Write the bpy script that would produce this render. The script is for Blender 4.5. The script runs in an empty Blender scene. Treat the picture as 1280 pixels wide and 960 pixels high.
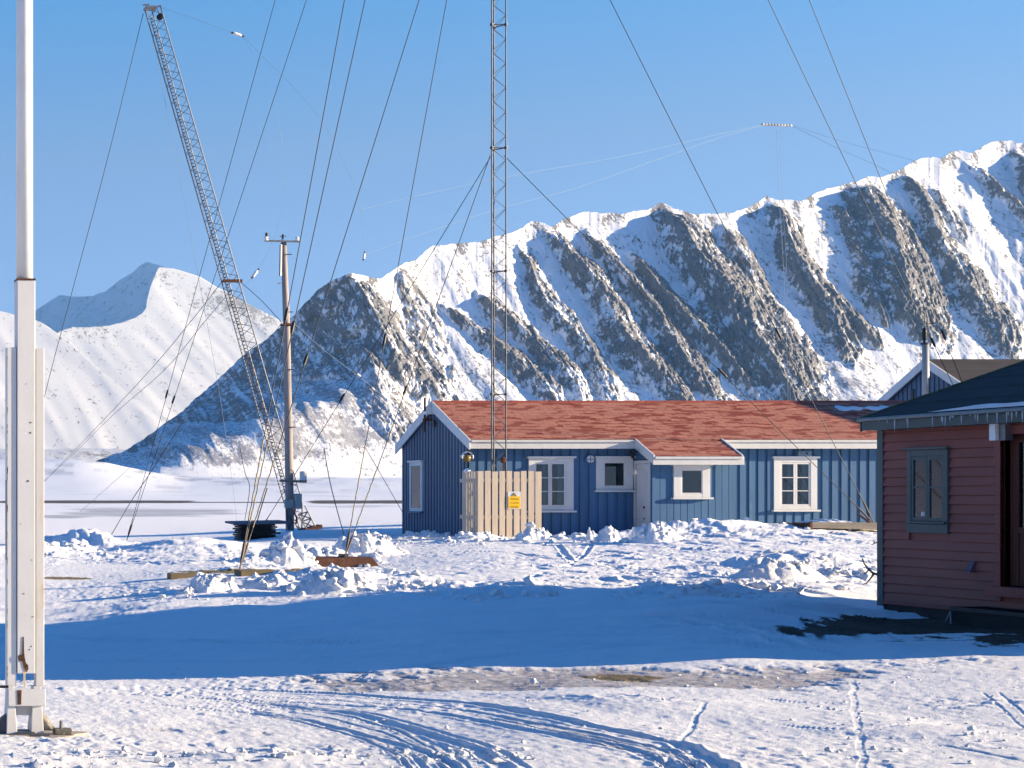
import bpy, math, random
import numpy as np
from mathutils import Vector, Matrix

SC = bpy.context.scene
COL = SC.collection
R = math.radians

# ------------------------------------------------------------------ camera
EYE = 1.6
F = 2400.0                      # focal length in photo pixels (1280 wide)
CXP, CYP = -343.0, 618.0        # where the optical axis meets the (cropped) picture
cam = bpy.data.cameras.new("camera")
cam_o = bpy.data.objects.new("camera", cam)
COL.objects.link(cam_o)
cam_o.location = (0, 0, EYE)
cam_o.rotation_euler = (R(90), 0, 0)
cam.sensor_width = 36.0
cam.lens = 36.0 * F / 1280.0
cam.shift_x = (640.0 - CXP) / 1280.0
cam.shift_y = (CYP - 480.0) / 1280.0
cam.clip_start = 0.2
cam.clip_end = 40000.0
SC.camera = cam_o

# ------------------------------------------------------------------ light
SUN_EL = 12.0
SUN_DIR_H = (0.9781, -0.2079)   # horizontally, towards the sun
az = math.atan2(SUN_DIR_H[0], SUN_DIR_H[1])     # clockwise from +Y
world = bpy.data.worlds.new("World")
SC.world = world
world.use_nodes = True
nt = world.node_tree
nt.nodes.clear()
wo = nt.nodes.new("ShaderNodeOutputWorld")
bg = nt.nodes.new("ShaderNodeBackground")
sky = nt.nodes.new("ShaderNodeTexSky")
sky.sky_type = 'NISHITA'
sky.sun_disc = False
sky.sun_elevation = R(SUN_EL)
sky.sun_rotation = az
sky.air_density = 0.6
sky.dust_density = 0.0
sky.ozone_density = 4.0
hs = nt.nodes.new("ShaderNodeHueSaturation")
hs.inputs["Saturation"].default_value = 1.0
hs.inputs["Value"].default_value = 1.0
nt.links.new(sky.outputs[0], hs.inputs["Color"])
# clear polar air: deeper towards the zenith, quieter at the horizon
wtc = nt.nodes.new("ShaderNodeTexCoord"); wsx = nt.nodes.new("ShaderNodeSeparateXYZ"); wrp = nt.nodes.new("ShaderNodeValToRGB")
nt.links.new(wtc.outputs["Generated"], wsx.inputs[0]); nt.links.new(wsx.outputs[2], wrp.inputs[0])
we = wrp.color_ramp.elements
we[0].position = 0.0; we[0].color = (0.80, 0.62, 0.74, 1)
we[1].position = 1.0; we[1].color = (0.16, 0.80, 1.22, 1)
for p_, c_ in ((0.09, (0.90, 0.70, 0.74)), (0.17, (1.10, 0.87, 0.77)), (0.25, (0.70, 1.04, 1.00)), (0.5, (0.24, 0.94, 1.22))):
    k_ = we.new(p_); k_.color = (*c_, 1)
wmx = nt.nodes.new("ShaderNodeMix"); wmx.data_type = 'RGBA'; wmx.blend_type = 'MULTIPLY'; wmx.inputs[0].default_value = 1.0
nt.links.new(hs.outputs[0], wmx.inputs[6]); nt.links.new(wrp.outputs[0], wmx.inputs[7])
nt.links.new(wmx.outputs[2], bg.inputs[0])
bg.inputs[1].default_value = 0.086
nt.links.new(bg.outputs[0], wo.inputs[0])

sun = bpy.data.lights.new("sun", 'SUN')
sun.energy = 4.7
sun.angle = R(0.5)
sun.color = (1.0, 0.80, 0.53)
sun_o = bpy.data.objects.new("sun", sun)
COL.objects.link(sun_o)
ce = math.cos(R(SUN_EL))
sdir = Vector((SUN_DIR_H[0] * ce, SUN_DIR_H[1] * ce, math.sin(R(SUN_EL))))
sun_o.rotation_euler = sdir.to_track_quat('Z', 'Y').to_euler()
sun_o.location = (60, -20, 30)

SC.view_settings.view_transform = 'Standard'
SC.view_settings.look = 'None'
SC.view_settings.exposure = 1.55
SC.view_settings.gamma = 1.0
SC.view_settings.use_curve_mapping = False
SC.render.engine = 'CYCLES'
SC.cycles.max_bounces = 6
SC.cycles.diffuse_bounces = 3
SC.cycles.glossy_bounces = 3
SC.cycles.transparent_max_bounces = 12

# ------------------------------------------------------------------ noise
def _hash(ix, iy, seed):
    h = (ix.astype(np.int64) * 374761393 + iy.astype(np.int64) * 668265263 + seed * 1274126177) & 0xffffffff
    h = ((h ^ (h >> 13)) * 1274126177) & 0xffffffff
    return (h ^ (h >> 16)) & 0xffffffff

def perlin(x, y, seed=0):
    x = np.asarray(x, float); y = np.asarray(y, float)
    ix = np.floor(x); iy = np.floor(y)
    fx = x - ix; fy = y - iy
    u = fx * fx * fx * (fx * (fx * 6 - 15) + 10)
    v = fy * fy * fy * (fy * (fy * 6 - 15) + 10)
    def g(dx, dy):
        a = _hash(ix + dx, iy + dy, seed) * (2 * math.pi / 4294967296.0)
        return np.cos(a) * (fx - dx) + np.sin(a) * (fy - dy)
    n00 = g(0, 0); n10 = g(1, 0); n01 = g(0, 1); n11 = g(1, 1)
    return 1.5 * ((n00 * (1 - u) + n10 * u) * (1 - v) + (n01 * (1 - u) + n11 * u) * v)

def fbm(x, y, o=4, seed=0, gain=0.5):
    s = 0; a = 1.0; f = 1.0; t = 0
    for i in range(o):
        s = s + a * perlin(x * f, y * f, seed + 17 * i); t += a
        a *= gain; f *= 2.03
    return s / t

def ridged(x, y, o=4, seed=0, gain=0.5):
    s = 0; a = 1.0; f = 1.0; t = 0
    for i in range(o):
        s = s + a * (1 - np.abs(perlin(x * f, y * f, seed + 31 * i)) * 2); t += a
        a *= gain; f *= 2.07
    return s / t

def cells(x, y, seed=0):
    """Chunky broken-block relief: each cell a tilted facet. returns height ~[-1,1] and edge distance"""
    ix = np.floor(x); iy = np.floor(y)
    d1 = np.full(np.shape(x), 9.0); d2 = d1.copy(); hgt = np.zeros(np.shape(x))
    for dx in (-1, 0, 1):
        for dy in (-1, 0, 1):
            jx = ix + dx; jy = iy + dy
            px = jx + _hash(jx, jy, seed) / 4294967296.0
            py = jy + _hash(jx, jy, seed + 1) / 4294967296.0
            rx = x - px; ry = y - py
            d = np.hypot(rx, ry)
            h0 = _hash(jx, jy, seed + 2) / 4294967296.0 * 2 - 1
            tx = _hash(jx, jy, seed + 3) / 4294967296.0 * 2 - 1
            ty = _hash(jx, jy, seed + 4) / 4294967296.0 * 2 - 1
            hh = 0.6 * h0 + 0.9 * (tx * rx + ty * ry)
            m = d < d1
            d2 = np.where(m, d1, np.minimum(d2, d))
            hgt = np.where(m, hh, hgt)
            d1 = np.where(m, d, d1)
    return hgt, d2 - d1

def sm(a, b, x):
    t = np.clip((np.asarray(x, float) - a) / (b - a), 0, 1)
    return t * t * (3 - 2 * t)

# ------------------------------------------------------------------ points
def P(px, py, Y):
    """the world point at depth Y seen at photo pixel (px, py)"""
    return Vector(((px - CXP) * Y / F, Y, EYE - (py - CYP) * Y / F))
def XX(px, Y): return (px - CXP) * Y / F
def ZZ(py, Y): return EYE - (py - CYP) * Y / F
def YX(px, X): return X * F / (px - CXP)

# ------------------------------------------------------------------ materials
def newmat(name):
    m = bpy.data.materials.new(name); m.use_nodes = True
    n = m.node_tree; n.nodes.clear()
    out = n.nodes.new("ShaderNodeOutputMaterial")
    b = n.nodes.new("ShaderNodeBsdfPrincipled")
    n.links.new(b.outputs[0], out.inputs[0])
    return m, n, b, out

def N(n, t, **kw):
    x = n.nodes.new(t)
    for k, v in kw.items(): setattr(x, k, v)
    return x

def noise_node(n, scale, detail=4, vec=None, rough=0.55):
    x = n.nodes.new("ShaderNodeTexNoise")
    x.inputs["Scale"].default_value = scale
    x.inputs["Detail"].default_value = detail
    x.inputs["Roughness"].default_value = rough
    if vec is not None: n.links.new(vec, x.inputs["Vector"])
    return x

def ramp(n, fac, stops):
    r = n.nodes.new("ShaderNodeValToRGB")
    e = r.color_ramp.elements
    e[0].position, e[0].color = stops[0][0], (*stops[0][1], 1)
    e[1].position, e[1].color = stops[-1][0], (*stops[-1][1], 1)
    for p, c in stops[1:-1]:
        k = e.new(p); k.color = (*c, 1)
    n.links.new(fac, r.inputs[0])
    return r

def mixc(n, fac, a, b, blend='MIX'):
    m = n.nodes.new("ShaderNodeMix"); m.data_type = 'RGBA'; m.blend_type = blend
    for s, v in ((m.inputs[0], fac), (m.inputs[6], a), (m.inputs[7], b)):
        if isinstance(v, (int, float)): s.default_value = v
        elif isinstance(v, tuple): s.default_value = (*v, 1)
        else: n.links.new(v, s)
    return m.outputs[2]

def mapping(n, scale=(1, 1, 1), rot=(0, 0, 0), coord="Object"):
    tc = n.nodes.new("ShaderNodeTexCoord"); mp = n.nodes.new("ShaderNodeMapping")
    mp.inputs["Scale"].default_value = scale; mp.inputs["Rotation"].default_value = rot
    n.links.new(tc.outputs[coord], mp.inputs["Vector"])
    return mp.outputs[0]

def bump(n, b, h, strength=0.3, dist=0.01):
    k = n.nodes.new("ShaderNodeBump")
    k.inputs["Strength"].default_value = strength; k.inputs["Distance"].default_value = dist
    n.links.new(h, k.inputs["Height"]); n.links.new(k.outputs[0], b.inputs["Normal"])

def simple(name, c, rough=0.6, var=0.15, scale=6.0, metal=0.0, bmp=0.15, bdist=0.004, stretch=(1, 1, 1), c2=None, spec=0.3, wear=0.45):
    m, n, b, o = newmat(name)
    v = mapping(n, stretch)
    t = noise_node(n, scale, 6, v)
    lo = tuple(x * (1 - var) for x in c); hi = tuple(min(1, x * (1 + var)) for x in c)
    r = ramp(n, t.outputs[0], [(0.3, lo), (0.7, hi)])
    colr = r.outputs[0]
    if c2 is not None:
        t2 = noise_node(n, scale * 0.7, 8, v, 0.7)
        r2 = ramp(n, t2.outputs[0], [(wear + 0.12, (0, 0, 0)), (wear + 0.2, (1, 1, 1))])
        colr = mixc(n, r2.outputs[0], colr, c2)
    n.links.new(colr, b.inputs["Base Color"])
    b.inputs["Roughness"].default_value = rough
    b.inputs["Metallic"].default_value = metal
    b.inputs["Specular IOR Level"].default_value = spec
    if bmp > 0:
        t3 = noise_node(n, scale * 5, 5, v); bump(n, b, t3.outputs[0], bmp, bdist)
    return m

# ------------------------------------------------------------------ mesh builder
class MB:
    def __init__(s): s.v = []; s.f = []
    def add(s, vs, fs):
        o = len(s.v); s.v += [tuple(p) for p in vs]; s.f += [tuple(i + o for i in f) for f in fs]; return s
    def box(s, x0, x1, y0, y1, z0, z1):
        v = [(x, y, z) for z in (z0, z1) for y in (y0, y1) for x in (x0, x1)]
        return s.add(v, [(0, 2, 3, 1), (4, 5, 7, 6), (0, 1, 5, 4), (2, 6, 7, 3), (0, 4, 6, 2), (1, 3, 7, 5)])
    def hexa(s, b4, t4):
        """solid from two quads in the same winding"""
        return s.add(list(b4) + list(t4), [(3, 2, 1, 0), (4, 5, 6, 7), (0, 1, 5, 4), (1, 2, 6, 5), (2, 3, 7, 6), (3, 0, 4, 7)])
    def beam(s, a, b, w, h, up=(0, 0, 1)):
        a = Vector(a); b = Vector(b); d = (b - a).normalized(); up = Vector(up)
        sx = d.cross(up)
        if sx.length < 1e-4: sx = d.cross(Vector((0, 1, 0)))
        sx.normalize(); u = sx.cross(d).normalized()
        q = [sx * (i * w / 2) + u * (j * h / 2) for i, j in ((-1, -1), (1, -1), (1, 1), (-1, 1))]
        return s.hexa([a + k for k in q], [b + k for k in q])
    def tube(s, pts, r, n=8, cap=True):
        pts = [Vector(p) for p in pts]; rs = r if isinstance(r, (list, tuple)) else [r] * len(pts)
        o = len(s.v); prev = None
        for i, p in enumerate(pts):
            d = (pts[min(i + 1, len(pts) - 1)] - pts[max(i - 1, 0)]).normalized()
            if prev is None:
                a = d.cross(Vector((0, 0, 1)))
                if a.length < 1e-3: a = d.cross(Vector((0, 1, 0)))
            else: a = prev - d * prev.dot(d)
            a.normalize(); prev = a; b = d.cross(a)
            for k in range(n):
                t = 2 * math.pi * k / n
                s.v.append(tuple(p + (a * math.cos(t) + b * math.sin(t)) * rs[i]))
        for i in range(len(pts) - 1):
            for k in range(n):
                k2 = (k + 1) % n
                s.f.append((o + i * n + k, o + i * n + k2, o + (i + 1) * n + k2, o + (i + 1) * n + k))
        if cap:
            s.f.append(tuple(o + k for k in range(n))[::-1])
            s.f.append(tuple(o + (len(pts) - 1) * n + k for k in range(n)))
        return s
    def lathe(s, c, prof, axis='Z', n=20):
        c = Vector(c); o = len(s.v)
        for r, h in prof:
            for k in range(n):
                t = 2 * math.pi * k / n
                a, b = r * math.cos(t), r * math.sin(t)
                s.v.append(tuple(c + (Vector((a, b, h)) if axis == 'Z' else Vector((a, h, b)) if axis == 'Y' else Vector((h, a, b)))))
        for i in range(len(prof) - 1):
            for k in range(n):
                k2 = (k + 1) % n
                s.f.append((o + i * n + k, o + i * n + k2, o + (i + 1) * n + k2, o + (i + 1) * n + k))
        s.f.append(tuple(o + k for k in range(n))[::-1]); s.f.append(tuple(o + (len(prof) - 1) * n + k for k in range(n)))
        return s
    def grid(s, V):
        """V: (rows, cols, 3) array"""
        r, c = V.shape[:2]; o = len(s.v)
        s.v += [tuple(p) for p in V.reshape(-1, 3)]
        for i in range(r - 1):
            for j in range(c - 1):
                a = o + i * c + j; s.f.append((a, a + 1, a + c + 1, a + c))
        return s

ORG = {}
def link(name, me, parent=None, loc=(0, 0, 0)):
    o = bpy.data.objects.new(name, me); COL.objects.link(o)
    if parent is not None:
        o.parent = parent; ORG[o] = ORG[parent]
    else:
        o.location = loc; ORG[o] = Vector(loc)
    return o

def obj(name, mb, mat, parent=None, smooth=False, bevel=0.0, base=None, label=None):
    """link a builder (world coordinates) as one mesh object"""
    if parent is not None: off = ORG[parent]
    elif base is not None: off = Vector(base)
    else:
        vs = np.array(mb.v); off = Vector((float(vs[:, 0].mean()), float(vs[:, 1].mean()), float(vs[:, 2].min())))
    me = bpy.data.meshes.new(name)
    me.from_pydata([(v[0] - off[0], v[1] - off[1], v[2] - off[2]) for v in mb.v], [], mb.f)
    import bmesh
    bm = bmesh.new(); bm.from_mesh(me); bmesh.ops.recalc_face_normals(bm, faces=bm.faces); bm.to_mesh(me); bm.free()
    me.materials.append(mat)
    if smooth: me.polygons.foreach_set("use_smooth", [True] * len(me.polygons))
    me.update()
    o = link(name, me, parent, off)
    if bevel > 0:
        md = o.modifiers.new("bevel", 'BEVEL'); md.width = bevel; md.segments = 2; md.limit_method = 'ANGLE'; md.angle_limit = R(40)
    if label: o["label"] = label
    return o

def thing(name, label, cat, loc, group=None):
    o = bpy.data.objects.new(name, None); COL.objects.link(o); o.location = loc; o.empty_display_size = 0.3
    ORG[o] = Vector(loc); o["label"] = label; o["category"] = cat
    if group: o["group"] = group
    return o
def tag(o, label, cat, group=None, kind=None):
    o["label"] = label; o["category"] = cat
    if group: o["group"] = group
    if kind: o["kind"] = kind
    return o

def bigmesh(name, V, attrs, mat, kind="structure", smooth=True, flip=False):
    """regular grid (rows, cols, 3) -> mesh through foreach_set, with float attributes"""
    r, c = V.shape[:2]
    me = bpy.data.meshes.new(name)
    me.vertices.add(r * c); me.vertices.foreach_set("co", V.astype(np.float32).ravel())
    i = (np.arange(r - 1)[:, None] * c + np.arange(c - 1)[None, :]).ravel()
    q = np.stack([i, i + 1, i + c + 1, i + c], 1)
    if flip: q = q[:, ::-1]
    nf = len(q)
    me.loops.add(nf * 4); me.loops.foreach_set("vertex_index", q.astype(np.int32).ravel())
    me.polygons.add(nf); me.polygons.foreach_set("loop_start", np.arange(0, nf * 4, 4, dtype=np.int32))
    me.polygons.foreach_set("loop_total", np.full(nf, 4, dtype=np.int32))
    me.polygons.foreach_set("use_smooth", np.full(nf, smooth))
    me.update(calc_edges=True)
    for k, a in attrs.items():
        at = me.attributes.new(k, 'FLOAT', 'POINT'); at.data.foreach_set("value", a.astype(np.float32).ravel())
    me.materials.append(mat)
    o = link(name, me); o["kind"] = kind
    return o
# ------------------------------------------------------------------ terrain
# control points: photo pixel where the ground shows, and its distance
_cp = [(-300, 960, 11.2), (0, 960, 11.2), (640, 960, 11.3), (1280, 960, 11.2), (1500, 960, 11.2),
       (33, 917, 14.0), (700, 900, 13.9), (1280, 895, 13.9),
       (1270, 823, 18.83), (1000, 828, 19.2), (700, 835, 19.67), (350, 845, 20.3), (56, 850, 20.7), (-150, 852, 20.9),
       (1250, 775, 24.4), (1103, 768, 25.9), (1000, 750, 26.4), (800, 747, 26.9), (620, 747, 27.3), (480, 752, 27.6), (330, 768, 28.0), (60, 790, 28.6), (-150, 795, 28.9),
       (430, 708, 39.5), (300, 715, 34.0), (600, 700, 38.0), (850, 705, 35.5), (1050, 700, 35.5), (1400, 720, 34),
       (100, 722, 36.0), (-100, 722, 36),
       (100, 694, 46.0), (503, 667, 52.7), (585, 671, 47.6), (640, 672, 46.5), (760, 670, 46.8), (860, 659, 46.5), (1000, 656, 47.5), (1095, 656, 47.8), (1400, 656, 48),
       (322, 669, 55.5), (158, 677, 62.3), (361, 663, 54.0), (390, 663, 60.0), (200, 650, 95.0), (0, 650, 95), (460, 648, 95), (900, 640, 95), (1400, 636, 95),
       (0, 637, 165), (640, 637, 165), (1400, 637, 165)]
def _tk(a, b):
    r2 = ((a[:, None, :] - b[None, :, :]) ** 2).sum(2) + 1e-12
    return 0.5 * r2 * np.log(r2)
_pts = np.array([((px - CXP) / F * 5.0, math.log(Y) * 1.6) for px, py, Y in _cp])
_zv = np.array([EYE - (py - CYP) * Y / F for px, py, Y in _cp])
_K = _tk(_pts, _pts) + np.eye(len(_pts)) * 0.004
_A = np.block([[_K, np.c_[np.ones(len(_pts)), _pts]], [np.r_[np.ones((1, len(_pts))), _pts.T], np.zeros((3, 3))]])
_W = np.linalg.solve(_A, np.r_[_zv, 0, 0, 0])

def gz(X, Y):
    """smooth ground height"""
    X = np.asarray(X, float); Y = np.asarray(Y, float)
    Yc = np.clip(Y, 10.5, 170); t = np.clip(X / np.maximum(Yc, 1), -0.05, 0.78)
    q = np.stack([t.ravel() * 5.0, np.log(Yc.ravel()) * 1.6], 1)
    out = np.empty(len(q))
    for i in range(0, len(q), 60000):
        k = q[i:i + 60000]
        out[i:i + 60000] = _tk(k, _pts) @ _W[:-3] + _W[-3] + k @ _W[-2:]
    z = out.reshape(X.shape)
    z = z * (1 - sm(110, 170, Y)) + 0.28 * sm(110, 170, Y)
    far = 27.0 * sm(430, 1500, Y) ** 1.15 * (1 - 0.35 * sm(1500, 2500, Y))
    return z + far
# a table of the smooth height, for speed
_tt = np.linspace(-0.05, 0.78, 420); _ll = np.linspace(math.log(10.5), math.log(170), 420)
_tab = None
def gz_fast(X, Y):
    global _tab
    Yc = np.clip(Y, 10.5, 170); t = np.clip(X / Yc, -0.05, 0.78)
    if _tab is None:
        T, L = np.meshgrid(_tt, _ll); YY = np.exp(L); q = np.stack([T.ravel() * 5.0, L.ravel() * 1.6], 1)
        _tab = np.concatenate([_tk(q[i:i + 40000], _pts) @ _W[:-3] + _W[-3] + q[i:i + 40000] @ _W[-2:] for i in range(0, len(q), 40000)]).reshape(T.shape)
    a = (t + 0.05) / 0.83 * 419; c = (np.log(Yc) - _ll[0]) / (_ll[-1] - _ll[0]) * 419
    i = np.clip(a.astype(int), 0, 418); j = np.clip(c.astype(int), 0, 418); a = a - i; c = c - j
    z = (_tab[j, i] * (1 - a) + _tab[j, i + 1] * a) * (1 - c) + (_tab[j + 1, i] * (1 - a) + _tab[j + 1, i + 1] * a) * c
    z = z * (1 - sm(110, 170, Y)) + 0.28 * sm(110, 170, Y)
    return z + (27.0 - 13.0 * sm(90, 240, CXP + F * X / np.maximum(Y, 1))) * sm(430, 1500, Y) ** 1.15 * (1 - 0.35 * sm(1500, 2500, Y))
def g1(x, y): return float(gz(np.array([x]), np.array([y]))[0])
def G(px, py, guess=30.0):
    """ground point under a photo pixel"""
    Y = guess
    for k in range(60):
        X = XX(px, Y); h = EYE - float(gz_fast(np.array([X]), np.array([Y]))[0])
        Y = 0.5 * Y + 0.5 * max(8, min(900, h * F / max(1.0, py - CYP)))
    return (XX(px, Y), Y)

def polydist(X, Y, pts):
    d = np.full(X.shape, 1e9); sgn = np.zeros(X.shape); tt = np.zeros(X.shape); acc = 0
    for (ax, ay), (bx, by) in zip(pts[:-1], pts[1:]):
        L = math.hypot(bx - ax, by - ay); ux, uy = (bx - ax) / L, (by - ay) / L
        t = np.clip((X - ax) * ux + (Y - ay) * uy, 0, L)
        qx = X - ax - t * ux; qy = Y - ay - t * uy
        dd = np.hypot(qx, qy); m = dd < d
        d = np.where(m, dd, d); sgn = np.where(m, np.sign(ux * qy - uy * qx), sgn); tt = np.where(m, acc + t, tt); acc += L
    return d * sgn, tt, acc

# sheet: columns follow the view's rays, rows follow distance
tcol = np.concatenate([np.array([-3.2, -2.7, -2.2, -1.7, -1.1, -0.6, -0.3, -0.12, -0.05]), np.linspace(-0.015, 0.695, 1150), np.array([0.72, 0.78, 0.9, 1.1, 1.5, 1.8, 2.2, 2.7, 3.2])])
rows = [-60, -40, -25, -12, -4, 0.5, 3, 5, 7, 8.5, 9.6]
y_ = 10.3
while y_ < 75: rows.append(y_); y_ *= 1.0027
while y_ < 700: rows.append(y_); y_ *= 1.012
while y_ < 10500: rows.append(y_); y_ *= 1.06
Yr = np.array(rows)
gX = tcol[None, :] * np.maximum(Yr, 10.3)[:, None]
_wide = np.where(tcol > .7, 40 * (tcol - .7), np.where(tcol < -.02, 40 * (tcol + .02), 0))
gX = gX + _wide[None, :]
gY = np.repeat(Yr[:, None], len(tcol), 1)
gZ = gz_fast(gX, gY)
px_ = CXP + F * gX / np.maximum(gY, 1); py_ = CYP + (EYE - gZ) * F / np.maximum(gY, 1)
near = (gY > 9) & (gY < 90) & (px_ > -60) & (px_ < 1360)
nearw = sm(9, 10.5, gY) * (1 - sm(60, 90, gY))

# fine relief
def rel(amp, wl, o=3, seed=0, X=None, Y=None):
    return amp * fbm(gX / wl, gY / wl, o, seed)
gxs, gys = gX[near], gY[near]; pxs, pys = px_[near], py_[near]
d = 0.035 * fbm(gxs / 2.5, gys / 2.5, 3, 3)
gran = 0.010 * fbm(gxs / 0.11, gys / 0.18, 3, 5) + 0.007 * np.abs(fbm(gxs / 0.30, gys / 0.5, 3, 9)) + 0.020 * np.clip(fbm(gxs / 0.22, gys / 0.4, 3, 19) - .12, 0, 1)
chew = sm(0.02, 0.25, fbm(gxs / 1.8 + 4, gys / 2.6, 3, 40))
gran = gran * (0.45 + 0.8 * chew) + 0.004 * fbm(gxs / 0.07, gys / 0.14, 2, 205)
shade_smooth = sm(835, 815, pys) * sm(742, 760, pys)          # the packed drive between the houses
d += gran * (1 - 0.45 * shade_smooth)
d += shade_smooth * (0.055 * ridged(gxs / 2.6 + gys * .12, gys / 0.9, 3, 88) + 0.034 * fbm(gxs / 0.8, gys / 0.35, 4, 89))
# rubble zones
def blob(cx, cy, rx, ry): return np.exp(-(((pxs - cx) / rx) ** 2 + ((pys - cy) / ry) ** 2))
rub = np.clip(blob(980, 715, 190, 24) + blob(760, 700, 150, 26) * .55 + blob(900, 672, 260, 14) * .8 + blob(600, 742, 110, 12) * .9 + blob(400, 722, 140, 20) * .7
              + blob(100, 686, 75, 13) * .8 + blob(230, 738, 90, 8) * .5 + blob(860, 733, 120, 13) + blob(30, 947, 120, 10) * .8 + blob(340, 943, 120, 12) + blob(1240, 930, 70, 12) * .5 + blob(300, 700, 120, 12) * .6
              + blob(120, 700, 200, 5) * .3, 0, 1)
c1, e1 = cells(gxs / 0.42, gys / 0.75, 11)
c2, e2 = cells(gxs / 0.19, gys / 0.34, 23)
lump = sm(-.15, .35, fbm(gxs / 1.3, gys / 1.9, 3, 29))
d = d + 0.03 * sm(.1, .4, fbm(gxs / 3.1, gys / 4.5, 3, 133)) * (pys > 850)
d += rub * lump * (0.060 * np.clip(c1, -0.3, 1) * sm(0, 0.12, e1) + 0.040 * np.clip(c2, -0.4, 1) * sm(0, 0.18, e2)) + rub * 0.05 * fbm(gxs / 0.45, gys / 0.8, 5, 8, .6)
# footprints and pits in the snow before the blue house
c3, e3 = cells(gxs / 0.55, gys / 1.1, 51)
pit = sm(0.25, 0.05, np.abs(c3 - 0.35)) * sm(0.1, 0.3, e3)
d -= 0.05 * pit * np.clip(blob(760, 725, 170, 18) + blob(960, 668, 180, 12) + blob(1000, 740, 150, 12), 0, 1)
# wind-packed ridges
def bump2(cx, cy, rx, ry, h, rot=0.0):
    """low mound set around the ground point under (cx, cy)"""
    gx0, gy0 = G(cx, cy)
    u = (gxs - gx0) * math.cos(rot) + (gys - gy0) * math.sin(rot); v = -(gxs - gx0) * math.sin(rot) + (gys - gy0) * math.cos(rot)
    return h * np.exp(-(u / rx) ** 2 - (v / ry) ** 2)
nb = fbm(gxs / 0.9, gys / 0.9, 4, 77)
d += (1 + 0.9 * nb) * bump2(985, 710, 1.35, 0.7, 0.26)
d += (1 + 0.9 * nb) * bump2(1090, 722, .5, 0.5, 0.12)
d += (1 + 1.2 * nb) * bump2(600, 738, 1.1, 0.5, 0.14)
d += (1 + 1.0 * nb) * bump2(880, 738, 1.4, 0.5, 0.16)
d += (1 + 1.0 * nb) * bump2(430, 726, 1.2, 0.6, 0.2)
d += (1 + 1.0 * nb) * bump2(95, 690, 1.5, 1.5, 0.42)
d += (1 + .6 * nb) * bump2(20, 700, 2.0, 1.0, 0.3)
d += bump2(230, 690, 1.7, 2.6, 0.30) * (1 + .4 * nb)
d += bump2(870, 664, 2.6, 0.9, 0.22) * (1 + .8 * nb)
d += bump2(340, 955, 0.5, 0.25, 0.06) * (1 + nb); d += bump2(60, 955, 0.6, 0.2, 0.05) * (1 + nb)
d += bump2(900, 770, 2.2, 0.5, 0.10) + bump2(1060, 765, 1.6, .4, .08) + bump2(700, 762, 2.5, 0.4, 0.06)
# foot of houses
# vehicle and ski tracks
def track(pts, w, depth, berm=0.5, n_sub=0, wob=0.0):
    global d
    W = [G(*p) for p in pts]
    # smooth the line
    Q = []
    for i in range(len(W) - 1):
        p0 = W[max(i - 1, 0)]; p1 = W[i]; p2 = W[i + 1]; p3 = W[min(i + 2, len(W) - 1)]
        for k in range(5):
            t = k / 5
            Q.append(tuple(0.5 * ((2 * p1[j]) + (-p0[j] + p2[j]) * t + (2 * p0[j] - 5 * p1[j] + 4 * p2[j] - p3[j]) * t * t + (-p0[j] + 3 * p1[j] - 3 * p2[j] + p3[j]) * t ** 3) for j in (0, 1)))
    Q.append(W[-1])
    xs = [q[0] for q in Q]; ys = [q[1] for q in Q]
    m = (gxs > min(xs) - 3 * w) & (gxs < max(xs) + 3 * w) & (gys > min(ys) - 3 * w) & (gys < max(ys) + 3 * w)
    dd, tt, L = polydist(gxs[m], gys[m], Q)
    dd = dd + wob * fbm(tt / 0.7, dd * 0 + 3, 2, 5)
    a = np.abs(dd) / w
    end = sm(0, 0.5, tt) * sm(0, 0.5, L - tt)
    prof = -depth * (1 - sm(0.75, 1.0, a)) + depth * berm * np.exp(-((a - 1.25) / 0.25) ** 2)
    if n_sub: prof = prof + depth * 0.28 * np.cos(dd / w * math.pi * n_sub) * (a < 0.9)
    prof = prof * (0.75 + 0.5 * fbm(gxs[m] / 0.5, gys[m] / 0.5, 2, 60))
    d[m] += prof * end
def multi(pts, n, dx, dy, w, depth, **k):
    for q in range(n):
        track([(x + dx * q + 3 * math.sin(q * 2.1 + i), y + dy * q + 1.0 * math.sin(q * 1.3 + i * .7)) for i, (x, y) in enumerate(pts)], w * (1 + .3 * math.sin(q * 1.7)), depth * (1 + .3 * math.cos(q * 2.3)), **k)
main1 = [(130, 857), (300, 861), (480, 870), (600, 882), (700, 898), (790, 917), (850, 931), (905, 962), (960, 1000), (1010, 1050)]
main2 = [(60, 866), (220, 871), (400, 888), (520, 912), (600, 942), (640, 975), (660, 1010)]
track(main1, 0.08, 0.027, 0.4, 0, 0.05); track([(x - 22, y + 7) for x, y in main1], 0.035, 0.012, 0.4, 0, 0.03)
track([(x - 48, y + 12) for x, y in main1], 0.05, 0.013, 0.4, 0, 0.03)
track(main2, 0.06, 0.020, 0.4, 0, 0.05); track([(x + 30, y + 1) for x, y in main2], 0.03, 0.010, 0.4, 0, 0.02); track([(x - 50, y + 9) for x, y in main2], 0.04, 0.012, 0.4, 0, 0.03)
multi([(600, 896), (700, 915), (770, 932), (820, 948), (850, 975), (880, 1010)], 6, 13, 1.0, 0.018, 0.011, wob=.02)
multi([(160, 885), (300, 892), (420, 912), (480, 935), (520, 970), (540, 1010)], 5, 16, -2, 0.018, 0.009, wob=.03)
track([(884, 878), (866, 905), (840, 945), (825, 990)], 0.02, 0.004, 0.3, 0, .03)
track([(1066, 848), (1069, 890), (1077, 935), (1077, 985)], .024, .003, .3, 0, .05)
track([(1150, 926), (1225, 942), (1330, 966)], 0.022, 0.008, 0.4, 0, .03)
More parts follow.
